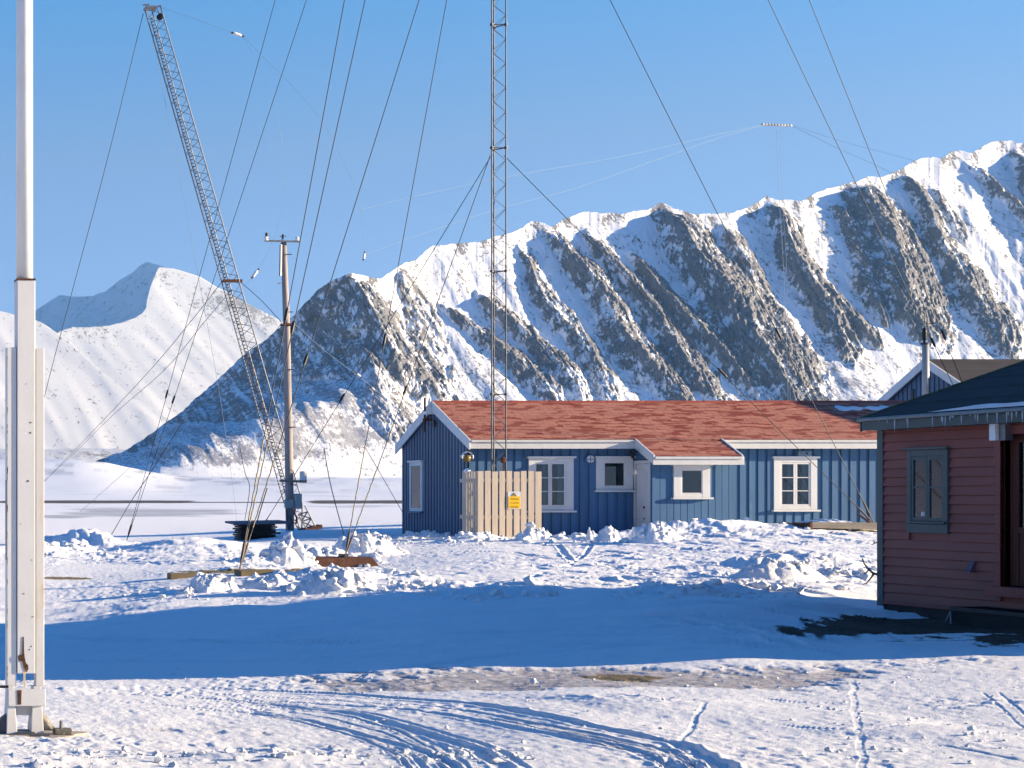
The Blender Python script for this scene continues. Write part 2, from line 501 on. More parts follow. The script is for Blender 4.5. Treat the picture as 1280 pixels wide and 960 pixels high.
track([(1225, 862), (1260, 892), (1330, 950)], 0.014, 0.004, 0.4); track([(1245, 862), (1275, 888), (1340, 945)], 0.014, 0.004, 0.4)
track([(920, 868), (1000, 876), (1100, 880)], .03, .008, .4, 0, .05); track([(950, 905), (1080, 915), (1200, 900)], .03, .010, .4, 0, .05)
track([(640, 690), (700, 700), (760, 694)], 0.06, 0.04, 0.4)
track([(696, 680), (706, 692), (716, 703)], 0.07, 0.03, 0.4, 0, .03); track([(716, 703), (730, 694), (742, 678)], 0.05, 0.028, 0.4, 0, .03)
track([(500, 694), (600, 690), (680, 694)], 0.06, 0.03, 0.4)
for k in range(6):
    track([(480, 782 + 11 * k), (700, 772 + 9 * k), (900, 768 + 8 * k), (1080, 790 + 6 * k)], 0.05, 0.022, 0.5, 0, 0.05)
track([(820, 775), (930, 790), (1010, 812)], 0.14, 0.05, 0.7); track([(930, 768), (1040, 772), (1130, 785)], 0.14, 0.05, 0.7)
track([(70, 800), (300, 806), (520, 800), (700, 790)], .08, .03, .5, 0, .05); track([(70, 826), (300, 828), (520, 818)], .06, .02, .5, 0, .05)
full = np.zeros_like(gZ); full[near] = d
gZ = gZ + full * nearw
# far ground: soft drifts
fm = (gY > 60)
gZ[fm] += (0.05 * fbm(gX[fm] / 9, gY[fm] / 14, 3, 4) * sm(60, 120, gY[fm]) + 2.4 * fbm(gX[fm] / 90, gY[fm] / 120, 4, 6) * sm(450, 1100, gY[fm]))

# what lies on the ground: bare soil, gravelly ice, grey ice
def bl(cx, cy, rx, ry, p=2): return np.exp(-(np.abs((px_ - cx) / rx) ** p + np.abs((py_ - cy) / ry) ** p))
front = (gY > 8)
nz = np.where(front, fbm(gX / 1.1, gY / 1.4, 5, 91), 0); nz2 = np.where(front, fbm(gX / 0.25, gY / 0.5, 4, 92), 0)
soil = bl(1190, 786, 190, 9, 4) * 1.2 + bl(1060, 791, 70, 5) * .9 + bl(1240, 804, 110, 6) * .6 + bl(1270, 795, 60, 12) * .6
soil = sm(0.42, 0.62, soil + 0.65 * nz + 0.95 * nz2) * (gY < 60) * sm(0.05, 0.25, soil)
ice = bl(760, 848, 330, 14, 4) * 1.0 + bl(560, 856, 190, 8, 4) * .8 + bl(1180, 833, 200, 8, 2) * .35 + bl(300, 912, 150, 8) * .45 + bl(800, 846, 110, 10) * .4
ice = sm(0.30, 1.0, ice + 0.7 * nz + 0.9 * nz2) * (gY < 60) * sm(0.03, 0.3, ice)
olive = bl(782, 846, 60, 5) * 1.1
olive = np.maximum(sm(0.5, 0.7, olive + .7 * nz2 + .3 * nz), sm(.55, .75, bl(80, 723, 45, 2.5) * 1.2 + .4 * nz2) + sm(.5, .7, bl(320, 714, 110, 2.2) * 1.3 + .5 * nz2)) * (gY < 60)
gZ[near] -= (ice * 0.02)[near]
nf = np.where(front, fbm(gX / 40, gY / 60, 4, 12), 0)
nf3 = np.where(front, fbm(gX / 8, gY / 30, 4, 14), 0)
brown = (sm(0.5, 0.6, bl(120, 627.3, 130, 1.9, 4) * 1.3 + .35 * nf3) + sm(0.5, 0.6, bl(455, 627.5, 75, 2.2, 4) * 1.3 + .35 * nf3) + sm(.5, .6, bl(300, 628, 90, .7, 4) + .3 * nf3)) * (gY > 120) * (gY < 600)
greyice = 0.7 * (sm(0.50, 0.85, (bl(190, 641, 130, 6, 4) * .95 + bl(75, 646, 25, 2) * .9 + bl(440, 633, 110, 3) * .7 + bl(100, 633, 200, 2.5) * .5) + .5 * nf3 + .25 * nf)) * (gY > 60) * (gY < 430)
stones = 1.0 * (gY > 600) * (gY < 2200) * sm(0.34, 0.50, fbm(gX / 26, gY / 60, 5, 21) + .35 * bl(300, 585, 190, 22) + .1) * (bl(300, 585, 300, 30) + .2)
soil = np.maximum(soil, brown * 0.95)
greyice = np.clip(greyice + 0.65 * stones, 0, 1)

# ---- snow and ground material
def snow_nodes(n, b, fine=1.0, vec=None):
    if vec is None: vec = mapping(n)
    t = noise_node(n, 1.3, 5, vec)
    c = ramp(n, t.outputs[0], [(0.3, (0.86, 0.87, 0.89)), (0.7, (0.91, 0.91, 0.92))]).outputs[0]
    return c, vec
m_ground, n, b, o = newmat("snow_ground")
col, vec = snow_nodes(n, b)
at = lambda k: N(n, "ShaderNodeAttribute", attribute_name=k).outputs["Fac"]
t_s = noise_node(n, 14, 7, vec, 0.7); t_f = noise_node(n, 45, 5, vec, 0.65)
soilc = ramp(n, t_s.outputs[0], [(0.3, (0.028, 0.022, 0.018)), (0.55, (0.075, 0.055, 0.04)), (0.75, (0.16, 0.12, 0.085))]).outputs[0]
olivec = ramp(n, t_f.outputs[0], [(0.3, (0.10, 0.075, 0.03)), (0.6, (0.28, 0.21, 0.10)), (0.75, (0.5, 0.45, 0.36))]).outputs[0]
icem = mapping(n, (4.5, 8, 1))
t_i = noise_node(n, 1.8, 10, icem, 0.85)
icec = ramp(n, t_i.outputs[0], [(0.28, (0.16, 0.142, 0.145)), (0.42, (0.32, 0.29, 0.295)), (0.52, (0.47, 0.45, 0.46)), (0.60, (0.80, 0.80, 0.82))]).outputs[0]
gim = mapping(n, (0.25, 0.06, 1)); t_g = noise_node(n, 1.0, 8, gim, 0.7)
gic = ramp(n, t_g.outputs[0], [(0.35, (0.17, 0.19, 0.24)), (0.6, (0.45, 0.47, 0.52)), (0.75, (0.8, 0.8, 0.82))]).outputs[0]
col = mixc(n, at("greyice"), col, gic)
col = mixc(n, at("ice"), col, icec)
col = mixc(n, at("olive"), col, olivec)
col = mixc(n, at("soil"), col, soilc)
n.links.new(col, b.inputs["Base Color"])
b.inputs["Roughness"].default_value = 0.75
b.inputs["Specular IOR Level"].default_value = 0.25
t_b1 = noise_node(n, 19, 8, vec, 0.80); t_b2 = noise_node(n, 60, 4, vec, 0.7)
ad = N(n, "ShaderNodeMath", operation='ADD'); ml = N(n, "ShaderNodeMath", operation='MULTIPLY'); ml.inputs[1].default_value = 0.35
n.links.new(t_b2.outputs[0], ml.inputs[0]); n.links.new(t_b1.outputs[0], ad.inputs[0]); n.links.new(ml.outputs[0], ad.inputs[1])
bump(n, b, ad.outputs[0], 0.9, 0.034)
ground = bigmesh("snow_ground", np.stack([gX, gY, gZ], 2), {"soil": soil, "ice": ice, "olive": np.clip(olive, 0, 1), "greyice": greyice}, m_ground)
def gfull(x, y):
    """ground height with its relief, from the sheet"""
    i = int(np.clip(np.searchsorted(Yr, y) , 1, len(Yr) - 1)); t = x / max(y, 10.3)
    j = int(np.clip(np.searchsorted(tcol, t), 1, len(tcol) - 1))
    return float(gZ[i - 1:i + 1, j - 1:j + 1].mean())

m_snow, n, b, o = newmat("snow_heap")
col, vec = snow_nodes(n, b)
n.links.new(col, b.inputs["Base Color"]); b.inputs["Roughness"].default_value = 0.75; b.inputs["Specular IOR Level"].default_value = 0.25
t1 = noise_node(n, 9, 9, vec, 0.75); bump(n, b, t1.outputs[0], 1.0, 0.07)
# ------------------------------------------------------------------ mountains
def mount_material(name, rock_lo, rock_hi, rock_tan, sc, bdist, snowc=(0.84, 0.845, 0.86)):
    m, n, b, o = newmat(name)
    tc = N(n, "ShaderNodeTexCoord"); vec = tc.outputs["Object"]
    at = lambda k: N(n, "ShaderNodeAttribute", attribute_name=k).outputs["Fac"]
    # streaks run down the fall line, leaning to the right
    mp = N(n, "ShaderNodeMapping"); mp.inputs["Rotation"].default_value = (0, R(-32), 0); mp.inputs["Scale"].default_value = (1, 0.55, 0.42)
    n.links.new(vec, mp.inputs["Vector"])
    t1 = noise_node(n, 0.12 * sc, 10, mp.outputs[0], 0.72)
    t2 = noise_node(n, 0.42 * sc, 9, mp.outputs[0], 0.78)
    t3 = noise_node(n, 0.03 * sc, 6, mp.outputs[0], 0.6)
    rc = ramp(n, t2.outputs[0], [(0.30, rock_lo), (0.5, rock_hi), (0.68, rock_tan)]).outputs[0]
    rc = mixc(n, ramp(n, t3.outputs[0], [(0.4, (0, 0, 0)), (0.62, (0.6, 0.6, 0.6))]).outputs[0], rc, rock_tan)
    # how much snow clings: attribute "rock" pushed about by the noise
    s1 = N(n, "ShaderNodeMath", operation='SUBTRACT'); s1.inputs[1].default_value = 0.5; n.links.new(t1.outputs[0], s1.inputs[0])
    s2 = N(n, "ShaderNodeMath", operation='MULTIPLY_ADD'); s2.inputs[1].default_value = 2.2
    n.links.new(s1.outputs[0], s2.inputs[0]); n.links.new(at("rock"), s2.inputs[2])
    s3 = N(n, "ShaderNodeMath", operation='SUBTRACT'); s3.inputs[1].default_value = 0.5; n.links.new(t2.outputs[0], s3.inputs[0])
    s4 = N(n, "ShaderNodeMath", operation='MULTIPLY_ADD'); s4.inputs[1].default_value = 3.2
    n.links.new(s3.outputs[0], s4.inputs[0]); n.links.new(s2.outputs[0], s4.inputs[2])
    mk = ramp(n, s4.outputs[0], [(0.42, (0, 0, 0)), (0.50, (.5, .5, .5)), (0.60, (1, 1, 1))]).outputs[0]
    scree = N(n, "ShaderNodeMath", operation='MULTIPLY_ADD'); scree.inputs[1].default_value = 4.0; n.links.new(s3.outputs[0], scree.inputs[0]); n.links.new(at("scree"), scree.inputs[2])
    sk = ramp(n, scree.outputs[0], [(0.40, (0, 0, 0)), (0.74, (0.85, 0.85, 0.85))]).outputs[0]
    sn = mixc(n, sk, snowc, (0.22, 0.222, 0.26))
    c = mixc(n, mk, sn, rc)
    n.links.new(c, b.inputs["Base Color"]); b.inputs["Roughness"].default_value = 0.85; b.inputs["Specular IOR Level"].default_value = 0.15
    # only the rock is rough
    hb = N(n, "ShaderNodeMath", operation='MULTIPLY'); n.links.new(t2.outputs[0], hb.inputs[0])
    hm = N(n, "ShaderNodeMath", operation='MULTIPLY_ADD'); hm.inputs[1].default_value = 0.93; hm.inputs[2].default_value = 0.07
    n.links.new(mk, hm.inputs[0]); n.links.new(hm.outputs[0], hb.inputs[1])
    bump(n, b, hb.outputs[0], 0.9, bdist)
    return m

m_rock = mount_material("snowy_rock", (0.130, 0.150, 0.190), (0.245, 0.250, 0.285), (0.375, 0.355, 0.355), 1.0, 4.5)
m_far = mount_material("far_snowy_rock", (0.18, 0.18, 0.2), (0.3, 0.29, 0.29), (0.4, 0.37, 0.35), 0.3, 4.0, (0.72, 0.715, 0.715))

def skyl(pts, x, jag, wl, seed):
    xs = [p[0] for p in pts]; ys = [p[1] for p in pts]
    y = np.interp(x, xs, ys)
    return y + jag * fbm(x / wl, x * 0 + seed, 5, seed, 0.6)

# ---- the near ridge
sky_near = [(40, 600), (100, 588), (130, 574), (180, 548), (230, 512), (290, 458), (330, 424), (370, 392), (398, 360), (412, 350), (425, 347), (440, 343), (455, 345), (475, 349), (490, 338), (505, 329),
            (520, 325), (540, 308), (565, 304), (600, 302), (620, 296), (640, 290), (665, 278), (690, 282), (705, 273), (735, 264), (775, 267), (800, 262), (826, 254), (842, 263), (862, 268), (885, 266), (910, 266),
            (940, 257), (958, 244), (975, 250), (1000, 252), (1020, 240), (1050, 232), (1070, 226), (1085, 217), (1100, 220), (1122, 216), (1135, 204), (1150, 197), (1175, 198), (1190, 188), (1215, 190),
            (1240, 178), (1262, 173), (1285, 182), (1330, 150), (1400, 165), (1500, 130), (1620, 150), (1800, 190), (2100, 260), (2600, 420), (3200, 560)]
nx = 1750
xs_in = np.linspace(40, 1330, nx - 150); xs = np.concatenate([xs_in, np.linspace(1333, 3200, 150)])
yr = skyl(sky_near, xs, 7.0, 46.0, 5) + 2.0 * np.abs(fbm(xs / 11, xs * 0, 3, 8))
nv = 760
v = np.linspace(0, 1, nv) ** 1.0
yfoot = np.interp(xs, [40, 130, 260, 420, 600, 3200], [601, 590, 590, 600, 606, 606])
Yf = np.interp(xs, [40, 200, 420, 3200], [1500, 1430, 1430, 1500])
steep = np.interp(xs, [40, 300, 400, 520, 3200], [0.9, 0.75, 0.95, 1.35, 1.4])
Yrd = Yf / (1 - steep * (618 - yr) / 2400.0)
X2, V2 = np.meshgrid(xs, v)
YR = yr[None, :]; YF = yfoot[None, :]
SY = YF + (YR - YF) * V2                      # photo height of each vertex
e = V2
# concave profile: gentle fan at the foot, steeper above
Dn = Yf[None, :] + (Yrd - Yf)[None, :] * (0.10 * V2 + 0.90 * V2 ** 0.80)
_xb = np.interp(SY, [300, 345, 400, 450, 475, 500, 530, 560, 600], [400, 422, 448, 452, 436, 385, 310, 215, 120]) + 12 * fbm(SY / 40, SY * 0 + 5, 3, 12) + 16 * fbm(X2 / 50, SY / 30, 3, 13)
left = 22 * np.logaddexp(0, np.clip((_xb - X2) / 22, -30, 60))
left = np.minimum(left, 360)
Dn = Dn + left * 2.0
px_m = (Yrd / F)[None, :]                     # metres per photo pixel
wx = 9 * fbm(X2 / 60, SY / 60, 3, 71); 
U = X2 - 0.62 * SY                            # across the ribs
Uw = U + wx
relief = np.zeros_like(X2); rock = np.zeros_like(X2)
butt = [  # top x,y  bottom x,y  half width, relief(px), rock
    (425, 345, 540, 500, 44, 22, 1.0), (440, 430, 520, 560, 34, 12, .7), (560, 385, 700, 505, 22, 9, .9), (500, 330, 545, 470, 22, 7, .6), (610, 370, 730, 500, 24, 11, 1.0), (648, 315, 770, 500, 20, 10, .85),
    (690, 290, 850, 512, 30, 17, 1.0), (745, 300, 905, 512, 24, 14, 1.0), (792, 325, 960, 512, 22, 12, 1.05), (826, 256, 1015, 520, 52, 26, 1.15), (905, 285, 985, 440, 22, 8, .8), (958, 250, 1062, 445, 26, 16, 1.0),
    (1010, 350, 1100, 432, 16, 10, 1.0), (1075, 225, 1165, 425, 48, 24, 1.15), (1050, 255, 1110, 400, 22, 10, 1.0), (1122, 215, 1235, 395, 22, 11, .9), (1190, 330, 1262, 445, 30, 11, .9), (1215, 205, 1330, 330, 16, 8, .8),
    (1160, 240, 1210, 300, 12, 4, .6), (1270, 190, 1400, 400, 32, 14, .9), (1370, 180, 1480, 450, 44, 20, 1.0), (1500, 150, 1650, 450, 50, 22, 1.0),
    (770, 400, 830, 500, 15, 6, .7), (880, 380, 960, 510, 18, 7, .7)]
EDGE = [0.22 * fbm(X2 / 14 + 7 * k, SY / 16, 4, 33 + k) for k in range(3)]
for (xt, yt, xb, yb, hw, hgt, rk) in butt:
    tt = (SY - yt) / (yb - yt)
    xc = xt + (xb - xt) * tt + 5 * np.sin(SY / 23.0 + xt)
    edge = EDGE[int(xt) % 3]
    wdt = hw * (0.45 + 0.75 * np.clip(tt, 0, 1)) * np.clip((1.12 - tt) * 2.6, 0.02, 1) ** 0.8 * 1.0
    dxn = (X2 + wx * .6 - xc) / wdt
    inside = np.clip(tt * 4 + 0.35, 0, 1) * np.clip((1.12 - tt) * 8, 0, 1)
    # left flank short and steep, right flank longer
    tent = np.where(dxn < -0.15, np.clip(1 + (dxn + 0.15) / 0.8, 0, 1), np.clip(1 - (dxn + 0.15) / 1.25, 0, 1))
    relief = np.maximum(relief, hgt * (tent ** 0.9) * inside * np.clip((1.1 - tt) * 3, 0, 1))
    msk = sm(1.35, 0.75, np.abs(dxn - .08) + edge * 3.0) * sm(-0.06, 0.10, tt + edge * .5) * sm(1.10, 0.98, tt + edge * .6)
    rock = np.maximum(rock, rk * msk)
side = ridged(Uw / 26, SY / 90, 4, 44, 0.55)
fine = ridged(Uw / 9, SY / 34, 4, 47, 0.6)
chop = fbm(X2 / 7, SY / 7, 5, 48, 0.62)
mid = sm(0.03, 0.18, V2) * sm(1.0, 0.9, V2)
relief = relief + mid * (6.0 * side * (0.12 + rock) + 3.4 * fine * (0.08 + rock) + 3.4 * chop * (0.07 + rock)) + mid * 7 * fbm(Uw / 48, SY / 150, 3, 140)
# left shaded face: streaked rock and snow
lf = sm(30, -30, X2 - _xb) * sm(0.0, 0.2, V2)
rock = np.maximum(rock, lf * (0.78 + 0.34 * fbm(Uw / 12 + SY / 20, SY / 60 - X2 / 40, 4, 61)))
# rock just below the crest in places
cr = sm(26, 4, SY - YR) * sm(0.0, 0.3, fbm(X2 / 30, X2 * 0 + 2, 3, 90) + 0.12) * 0.85
rock = np.maximum(rock, cr)
gul = 0.42 * (fine - .45) + 0.34 * (side - .48)
rock = np.clip(rock, 0, 1.1) * (0.55 + gul) + mid * (0.12 + 0.30 * np.clip(gul, -.2, 1) + 0.16 * fbm(Uw / 20, SY / 45, 4, 160))
rock = rock * sm(0.0, 0.1, V2)
def el(cx, cy, rx, ry, rot=0.0):
    a = math.radians(rot); u = (X2 - cx) * math.cos(a) + (SY - cy) * math.sin(a); w = -(X2 - cx) * math.sin(a) + (SY - cy) * math.cos(a)
    return np.exp(-((u / rx) ** 4 + (w / ry) ** 4))
scree = np.clip(el(430, 505, 75, 58) * .92 + el(310, 552, 130, 30) * .8 + el(220, 572, 110, 12) * .55 + el(470, 545, 60, 14) * .4 + el(590, 490, 60, 50, 55) * .52 + el(720, 500, 70, 30, 40) * .62 + el(780, 480, 40, 40, 45) * .62 + el(1060, 470, 75, 40, 50) * .66
                + el(1000, 500, 90, 18) * .4 + el(560, 360, 70, 14, -20) * .12 + el(1180, 480, 60, 30) * .25 + el(890, 505, 70, 14) * .4 + el(640, 420, 40, 30, 50) * .2, 0, 1.0)
scree = scree * np.clip(.75 + .9 * fbm(Uw / 38, SY / 22, 4, 301), 0, 1.2)
rock = rock * (1 - 0.85 * sm(.3, .5, scree) * (SY > 470))
# relief in metres; keep the skyline
rel_m = relief * px_m * 1.15
Zb = EYE + (618 - SY) / 2400.0 * Dn
top = sm(1.0, 0.93, V2)
rel_m = rel_m * (0.12 + 0.88 * top) * sm(0, 0.08, V2)
# push the relief outward along the slope: up and towards the viewer
Yw = Dn - rel_m * 0.62
Zw = Zb + rel_m * 0.55
Xw = (X2 - CXP) / F * Dn - rel_m * 0.25
front = np.stack([Xw, Yw, Zw], 2)
# behind the crest the mountain falls away
ridge = front[-1]
backs = []
for k, (dy, dz) in enumerate([(25, 0.93), (90, 0.78), (260, 0.45), (600, 0.0)]):
    q = ridge.copy(); q[:, 0] = ridge[:, 0] * (ridge[:, 1] + dy) / ridge[:, 1]; q[:, 1] += dy; q[:, 2] = ridge[:, 2] * dz - (2 if dz == 0 else 0); backs.append(q[None])
base = front[0:1].copy(); base[:, :, 2] = -5; base[:, :, 1] -= 30
V = np.concatenate([base, front] + backs, 0)
pad = lambda a: np.concatenate([a[:1] * 0, a, np.repeat(a[-1:], 4, 0) * 0.5], 0)
mount_near = bigmesh("rocky_mountain_ridge", V, {"rock": pad(rock), "scree": pad(scree)}, m_rock)

# ---- the white mountains beyond
def far_sheet(name, skyp, Y0, dY, yf, x0, x1, nxs, seed, jag=1.5, lean=0.3, rockf=None, relief_amp=10., back=900, left_face=None, nvs=220):
    xx = np.linspace(x0, x1, nxs); yy = skyl(skyp, xx, jag, 22.0, seed)
    vv = np.linspace(0, 1, nvs); A, B = np.meshgrid(xx, vv)
    S = yf + (yy[None, :] - yf) * B
    D = Y0 + dY * (np.clip(yf - S, 0, 999) / (yf - yy.min())) ** 0.9
    if left_face is not None: D = D * (1 + left_face * (200 - A) / 543.0)
    U = A - lean * S
    rl = relief_amp * (1.0 * fbm(U / 75, S / 260, 3, seed + 3) * sm(1, .85, B) * sm(0, .25, B) + 0.25 * fbm(A / 12, S / 12, 4, seed + 9) * (rockf(A, S) if rockf else .2))
    X = (A - CXP) / F * D; Z = EYE + (618 - S) / 2400. * D
    fr = np.stack([X, D - rl, Z + rl * .6], 2)
    rg = fr[-1]; bk = rg.copy(); bk[:, 1] += back; bk[:, 0] *= (rg[:, 1] + back) / rg[:, 1]; bk[:, 2] = 0
    bs = fr[:1].copy(); bs[:, :, 2] = -10
    Vv = np.concatenate([bs, fr, bk[None]], 0)
    rk = rockf(A, S) if rockf else np.zeros_like(A)
    pd = lambda a: np.concatenate([a[:1] * 0, a, a[-1:]], 0)
    return bigmesh(name, Vv, {"rock": pd(rk), "scree": pd(A * 0)}, m_far)
g2 = lambda A, S, cx, cy, rx, ry: np.exp(-(((A - cx) / rx) ** 2 + ((S - cy) / ry) ** 2))
far_sheet("distant_peak", [(-60, 470), (20, 425), (44, 388), (52, 383), (66, 374), (75, 369), (95, 371), (115, 370), (132, 364), (150, 350), (165, 341), (175, 332), (184, 328), (196, 331), (215, 336), (260, 360)],
          6600, 900, 470, -60, 262, 420, 3, 2.2, 0.5, lambda A, S: 0.14 + .1 * fbm(A / 9, S / 9, 3, 2), 22., left_face=0.62)
far_sheet("distant_snow_slope", [(-40, 470), (40, 440), (60, 425), (75, 414), (90, 409), (110, 409), (135, 407), (155, 402), (168, 397), (178, 391), (183, 384), (180, 384), (184, 374), (188, 358), (193, 345), (198, 334), (215, 335), (235, 341), (250, 346), (270, 358),
           (300, 374), (330, 390), (352, 402), (380, 420), (430, 450), (520, 500), (640, 560)],
          5200, 1500, 605, -40, 640, 700, 15, 1.6, 0.9, lambda A, S: np.clip(.55 * g2(A, S, 300, 378, 60, 16) * (A > 230) + .32 * g2(A, S, 115, 418, 35, 8) + .3 * g2(A, S, 200, 345, 18, 10) + .35 * g2(A, S, 330, 400, 30, 12), 0, 1), 11., left_face=-0.03)
far_sheet("distant_left_hill", [(-900, 420), (-500, 380), (-200, 372), (-60, 380), (0, 389), (30, 396), (52, 403), (70, 415), (90, 430), (120, 458), (160, 492), (220, 530), (300, 560), (420, 590)],
          4300, 800, 600, -900, 420, 700, 25, 1.4, 0.6, lambda A, S: .28 * g2(A, S, 55, 405, 25, 5), 8., left_face=-0.02)
far_sheet("distant_shore_hill", [(-900, 560), (-300, 566), (0, 561), (60, 562), (110, 560), (160, 562), (200, 568), (300, 575), (500, 590)], 2900, 500, 606, -900, 500, 400, 35, 2.0, 0.5,
          lambda A, S: .42 * g2(A, S, 130, 567, 70, 4), 8.)
# ------------------------------------------------------------------ paints
random.seed(4)
m_white = simple("white_paint", (0.62, 0.62, 0.61), 0.5, 0.06, 3, c2=(0.45, 0.42, 0.36), wear=0.62)
m_white_old = simple("weathered_white_paint", (0.56, 0.555, 0.54), 0.55, 0.06, 4, c2=(0.42, 0.38, 0.32), wear=0.56, stretch=(1, 1, 0.4))
m_blue = simple("blue_board_paint", (0.052, 0.135, 0.26), 0.55, 0.16, 4, stretch=(1, 1, 0.12), bmp=0.25, c2=(0.09, 0.19, 0.32), wear=0.50)
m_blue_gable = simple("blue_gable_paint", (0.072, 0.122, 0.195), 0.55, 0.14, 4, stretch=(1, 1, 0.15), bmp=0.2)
m_red = simple("dusky_red_paint", (0.225, 0.060, 0.044), 0.6, 0.14, 3, stretch=(1, 0.25, 1), bmp=0.25, c2=(0.27, 0.09, 0.085), wear=0.55)
m_redtrim = simple("brown_red_trim_paint", (0.20, 0.045, 0.035), 0.55, 0.1, 3)
m_green = simple("grey_green_trim_paint", (0.060, 0.080, 0.078), 0.55, 0.12, 3)
m_bitumen = simple("black_roofing_felt", (0.018, 0.02, 0.022), 0.85, 0.3, 5, bmp=0.5, bdist=0.006)
m_brownroof = simple("worn_brown_roofing", (0.048, 0.042, 0.042), 0.8, 0.3, 2, bmp=0.4, stretch=(0.5, 2, 2), c2=(0.09, 0.078, 0.075), wear=0.52)
m_moss = simple("mossy_roof_edge", (0.09, 0.085, 0.03), 0.8, 0.4, 9, c2=(0.20, 0.17, 0.06), wear=0.45)
m_wood = simple("raw_spruce_boards", (0.55, 0.45, 0.34), 0.65, 0.10, 5, stretch=(3, 3, 0.2), bmp=0.2, c2=(0.42, 0.29, 0.18), wear=0.60)
m_woodgrey = simple("greyed_timber", (0.22, 0.19, 0.155), 0.75, 0.2, 5, stretch=(0.3, 2, 2))
m_pole = simple("weathered_pole_wood", (0.29, 0.255, 0.24), 0.75, 0.22, 7, stretch=(3, 3, 0.12), bmp=0.5, bdist=0.01, c2=(0.20, 0.15, 0.13), wear=0.52)
m_steel = simple("galvanised_steel", (0.17, 0.17, 0.18), 0.45, 0.15, 8, metal=0.6)
m_steel_dark = simple("dull_mast_steel", (0.075, 0.08, 0.095), 0.5, 0.2, 8, metal=0.4)
m_wire = simple("guy_wire_steel", (0.018, 0.024, 0.038), 0.5, 0.1, 8, metal=0.3, bmp=0)
m_wire_pale = simple("thin_copper_wire", (0.16, 0.22, 0.30), 0.5, 0.1, 8, metal=0.2, bmp=0)
m_rust = simple("rusty_steel", (0.085, 0.035, 0.022), 0.8, 0.35, 9, c2=(0.17, 0.075, 0.035), wear=0.45, bmp=0.5)
m_ruststain = simple("rust_stain", (0.11, 0.045, 0.02), 0.8, 0.5, 40, c2=(0.03, 0.018, 0.014), wear=0.36, bmp=0.5)
m_black = simple("black_plastic", (0.012, 0.013, 0.016), 0.5, 0.3, 7)
m_tar = simple("tarred_slats", (0.008, 0.009, 0.011), 0.7, 0.3, 10, bmp=0.6, bdist=0.01)
m_yellow = simple("yellow_sleeve", (0.14, 0.115, 0.05), 0.5, 0.12, 9, bmp=0)
m_signyellow = simple("yellow_sign_plate", (0.85, 0.50, 0.015), 0.45, 0.04, 3, bmp=0)
m_ink = simple("brown_sign_ink", (0.16, 0.07, 0.01), 0.6, 0.1, 3, bmp=0)
m_pink = simple("red_cable", (0.55, 0.05, 0.06), 0.5, 0.1, 8)
m_insul = simple("white_porcelain", (0.70, 0.70, 0.68), 0.25, 0.05, 8, bmp=0)
m_insul_brown = simple("brown_insulator", (0.12, 0.07, 0.05), 0.35, 0.2, 8, bmp=0)
m_box = simple("grey_metal_box", (0.36, 0.36, 0.34), 0.5, 0.08, 3)
m_bluebox = simple("blue_grey_metal_box", (0.12, 0.20, 0.30), 0.5, 0.08, 3)
m_brass = simple("amber_lamp_glass", (0.20, 0.13, 0.03), 0.3, 0.15, 20, bmp=0)
m_concrete = simple("icy_concrete", (0.36, 0.31, 0.26), 0.8, 0.2, 9, bmp=0.6, c2=(0.20, 0.16, 0.12), wear=0.5)
m_interior = simple("dark_room", (0.012, 0.013, 0.015), 0.9, 0.1, 2, bmp=0)
m_roomred = simple("dark_red_inner_door", (0.10, 0.03, 0.02), 0.6, 0.15, 6, stretch=(1, 3, 0.3))
m_curtain = simple("pale_curtain", (0.42, 0.43, 0.43), 0.9, 0.12, 8, stretch=(6, 6, 0.3), bmp=0)
m_darkblind = simple("grey_blind", (0.10, 0.10, 0.09), 0.9, 0.1, 5, bmp=0)
m_blind = simple("slatted_blind", (0.30, 0.33, 0.35), 0.8, 0.25, 30, stretch=(0.1, 0.1, 3), bmp=0)
m_antler = simple("antler_bone", (0.10, 0.085, 0.07), 0.7, 0.3, 20)
m_ice = newmat("icicle_ice"); _m, _n, _b, _o = m_ice; _b.inputs["Base Color"].default_value = (.8, .88, .95, 1); _b.inputs["Roughness"].default_value = .12; _b.inputs["Transmission Weight"].default_value = .6; _b.inputs["IOR"].default_value = 1.31; m_ice = _m
m_glass, _n, _b, _o = newmat("window_glass")
_g = N(_n, "ShaderNodeBsdfGlossy"); _g.inputs["Roughness"].default_value = 0.03; _g.inputs["Color"].default_value = (.85, .9, 1, 1)
_t = N(_n, "ShaderNodeBsdfTransparent"); _t.inputs["Color"].default_value = (.55, .74, .80, 1)
_x = N(_n, "ShaderNodeMixShader"); _f = N(_n, "ShaderNodeFresnel"); _f.inputs["IOR"].default_value = 1.5
_n.links.new(_f.outputs[0], _x.inputs[0]); _n.links.new(_t.outputs[0], _x.inputs[1]); _n.links.new(_g.outputs[0], _x.inputs[2]); _n.links.new(_x.outputs[0], _o.inputs[0])

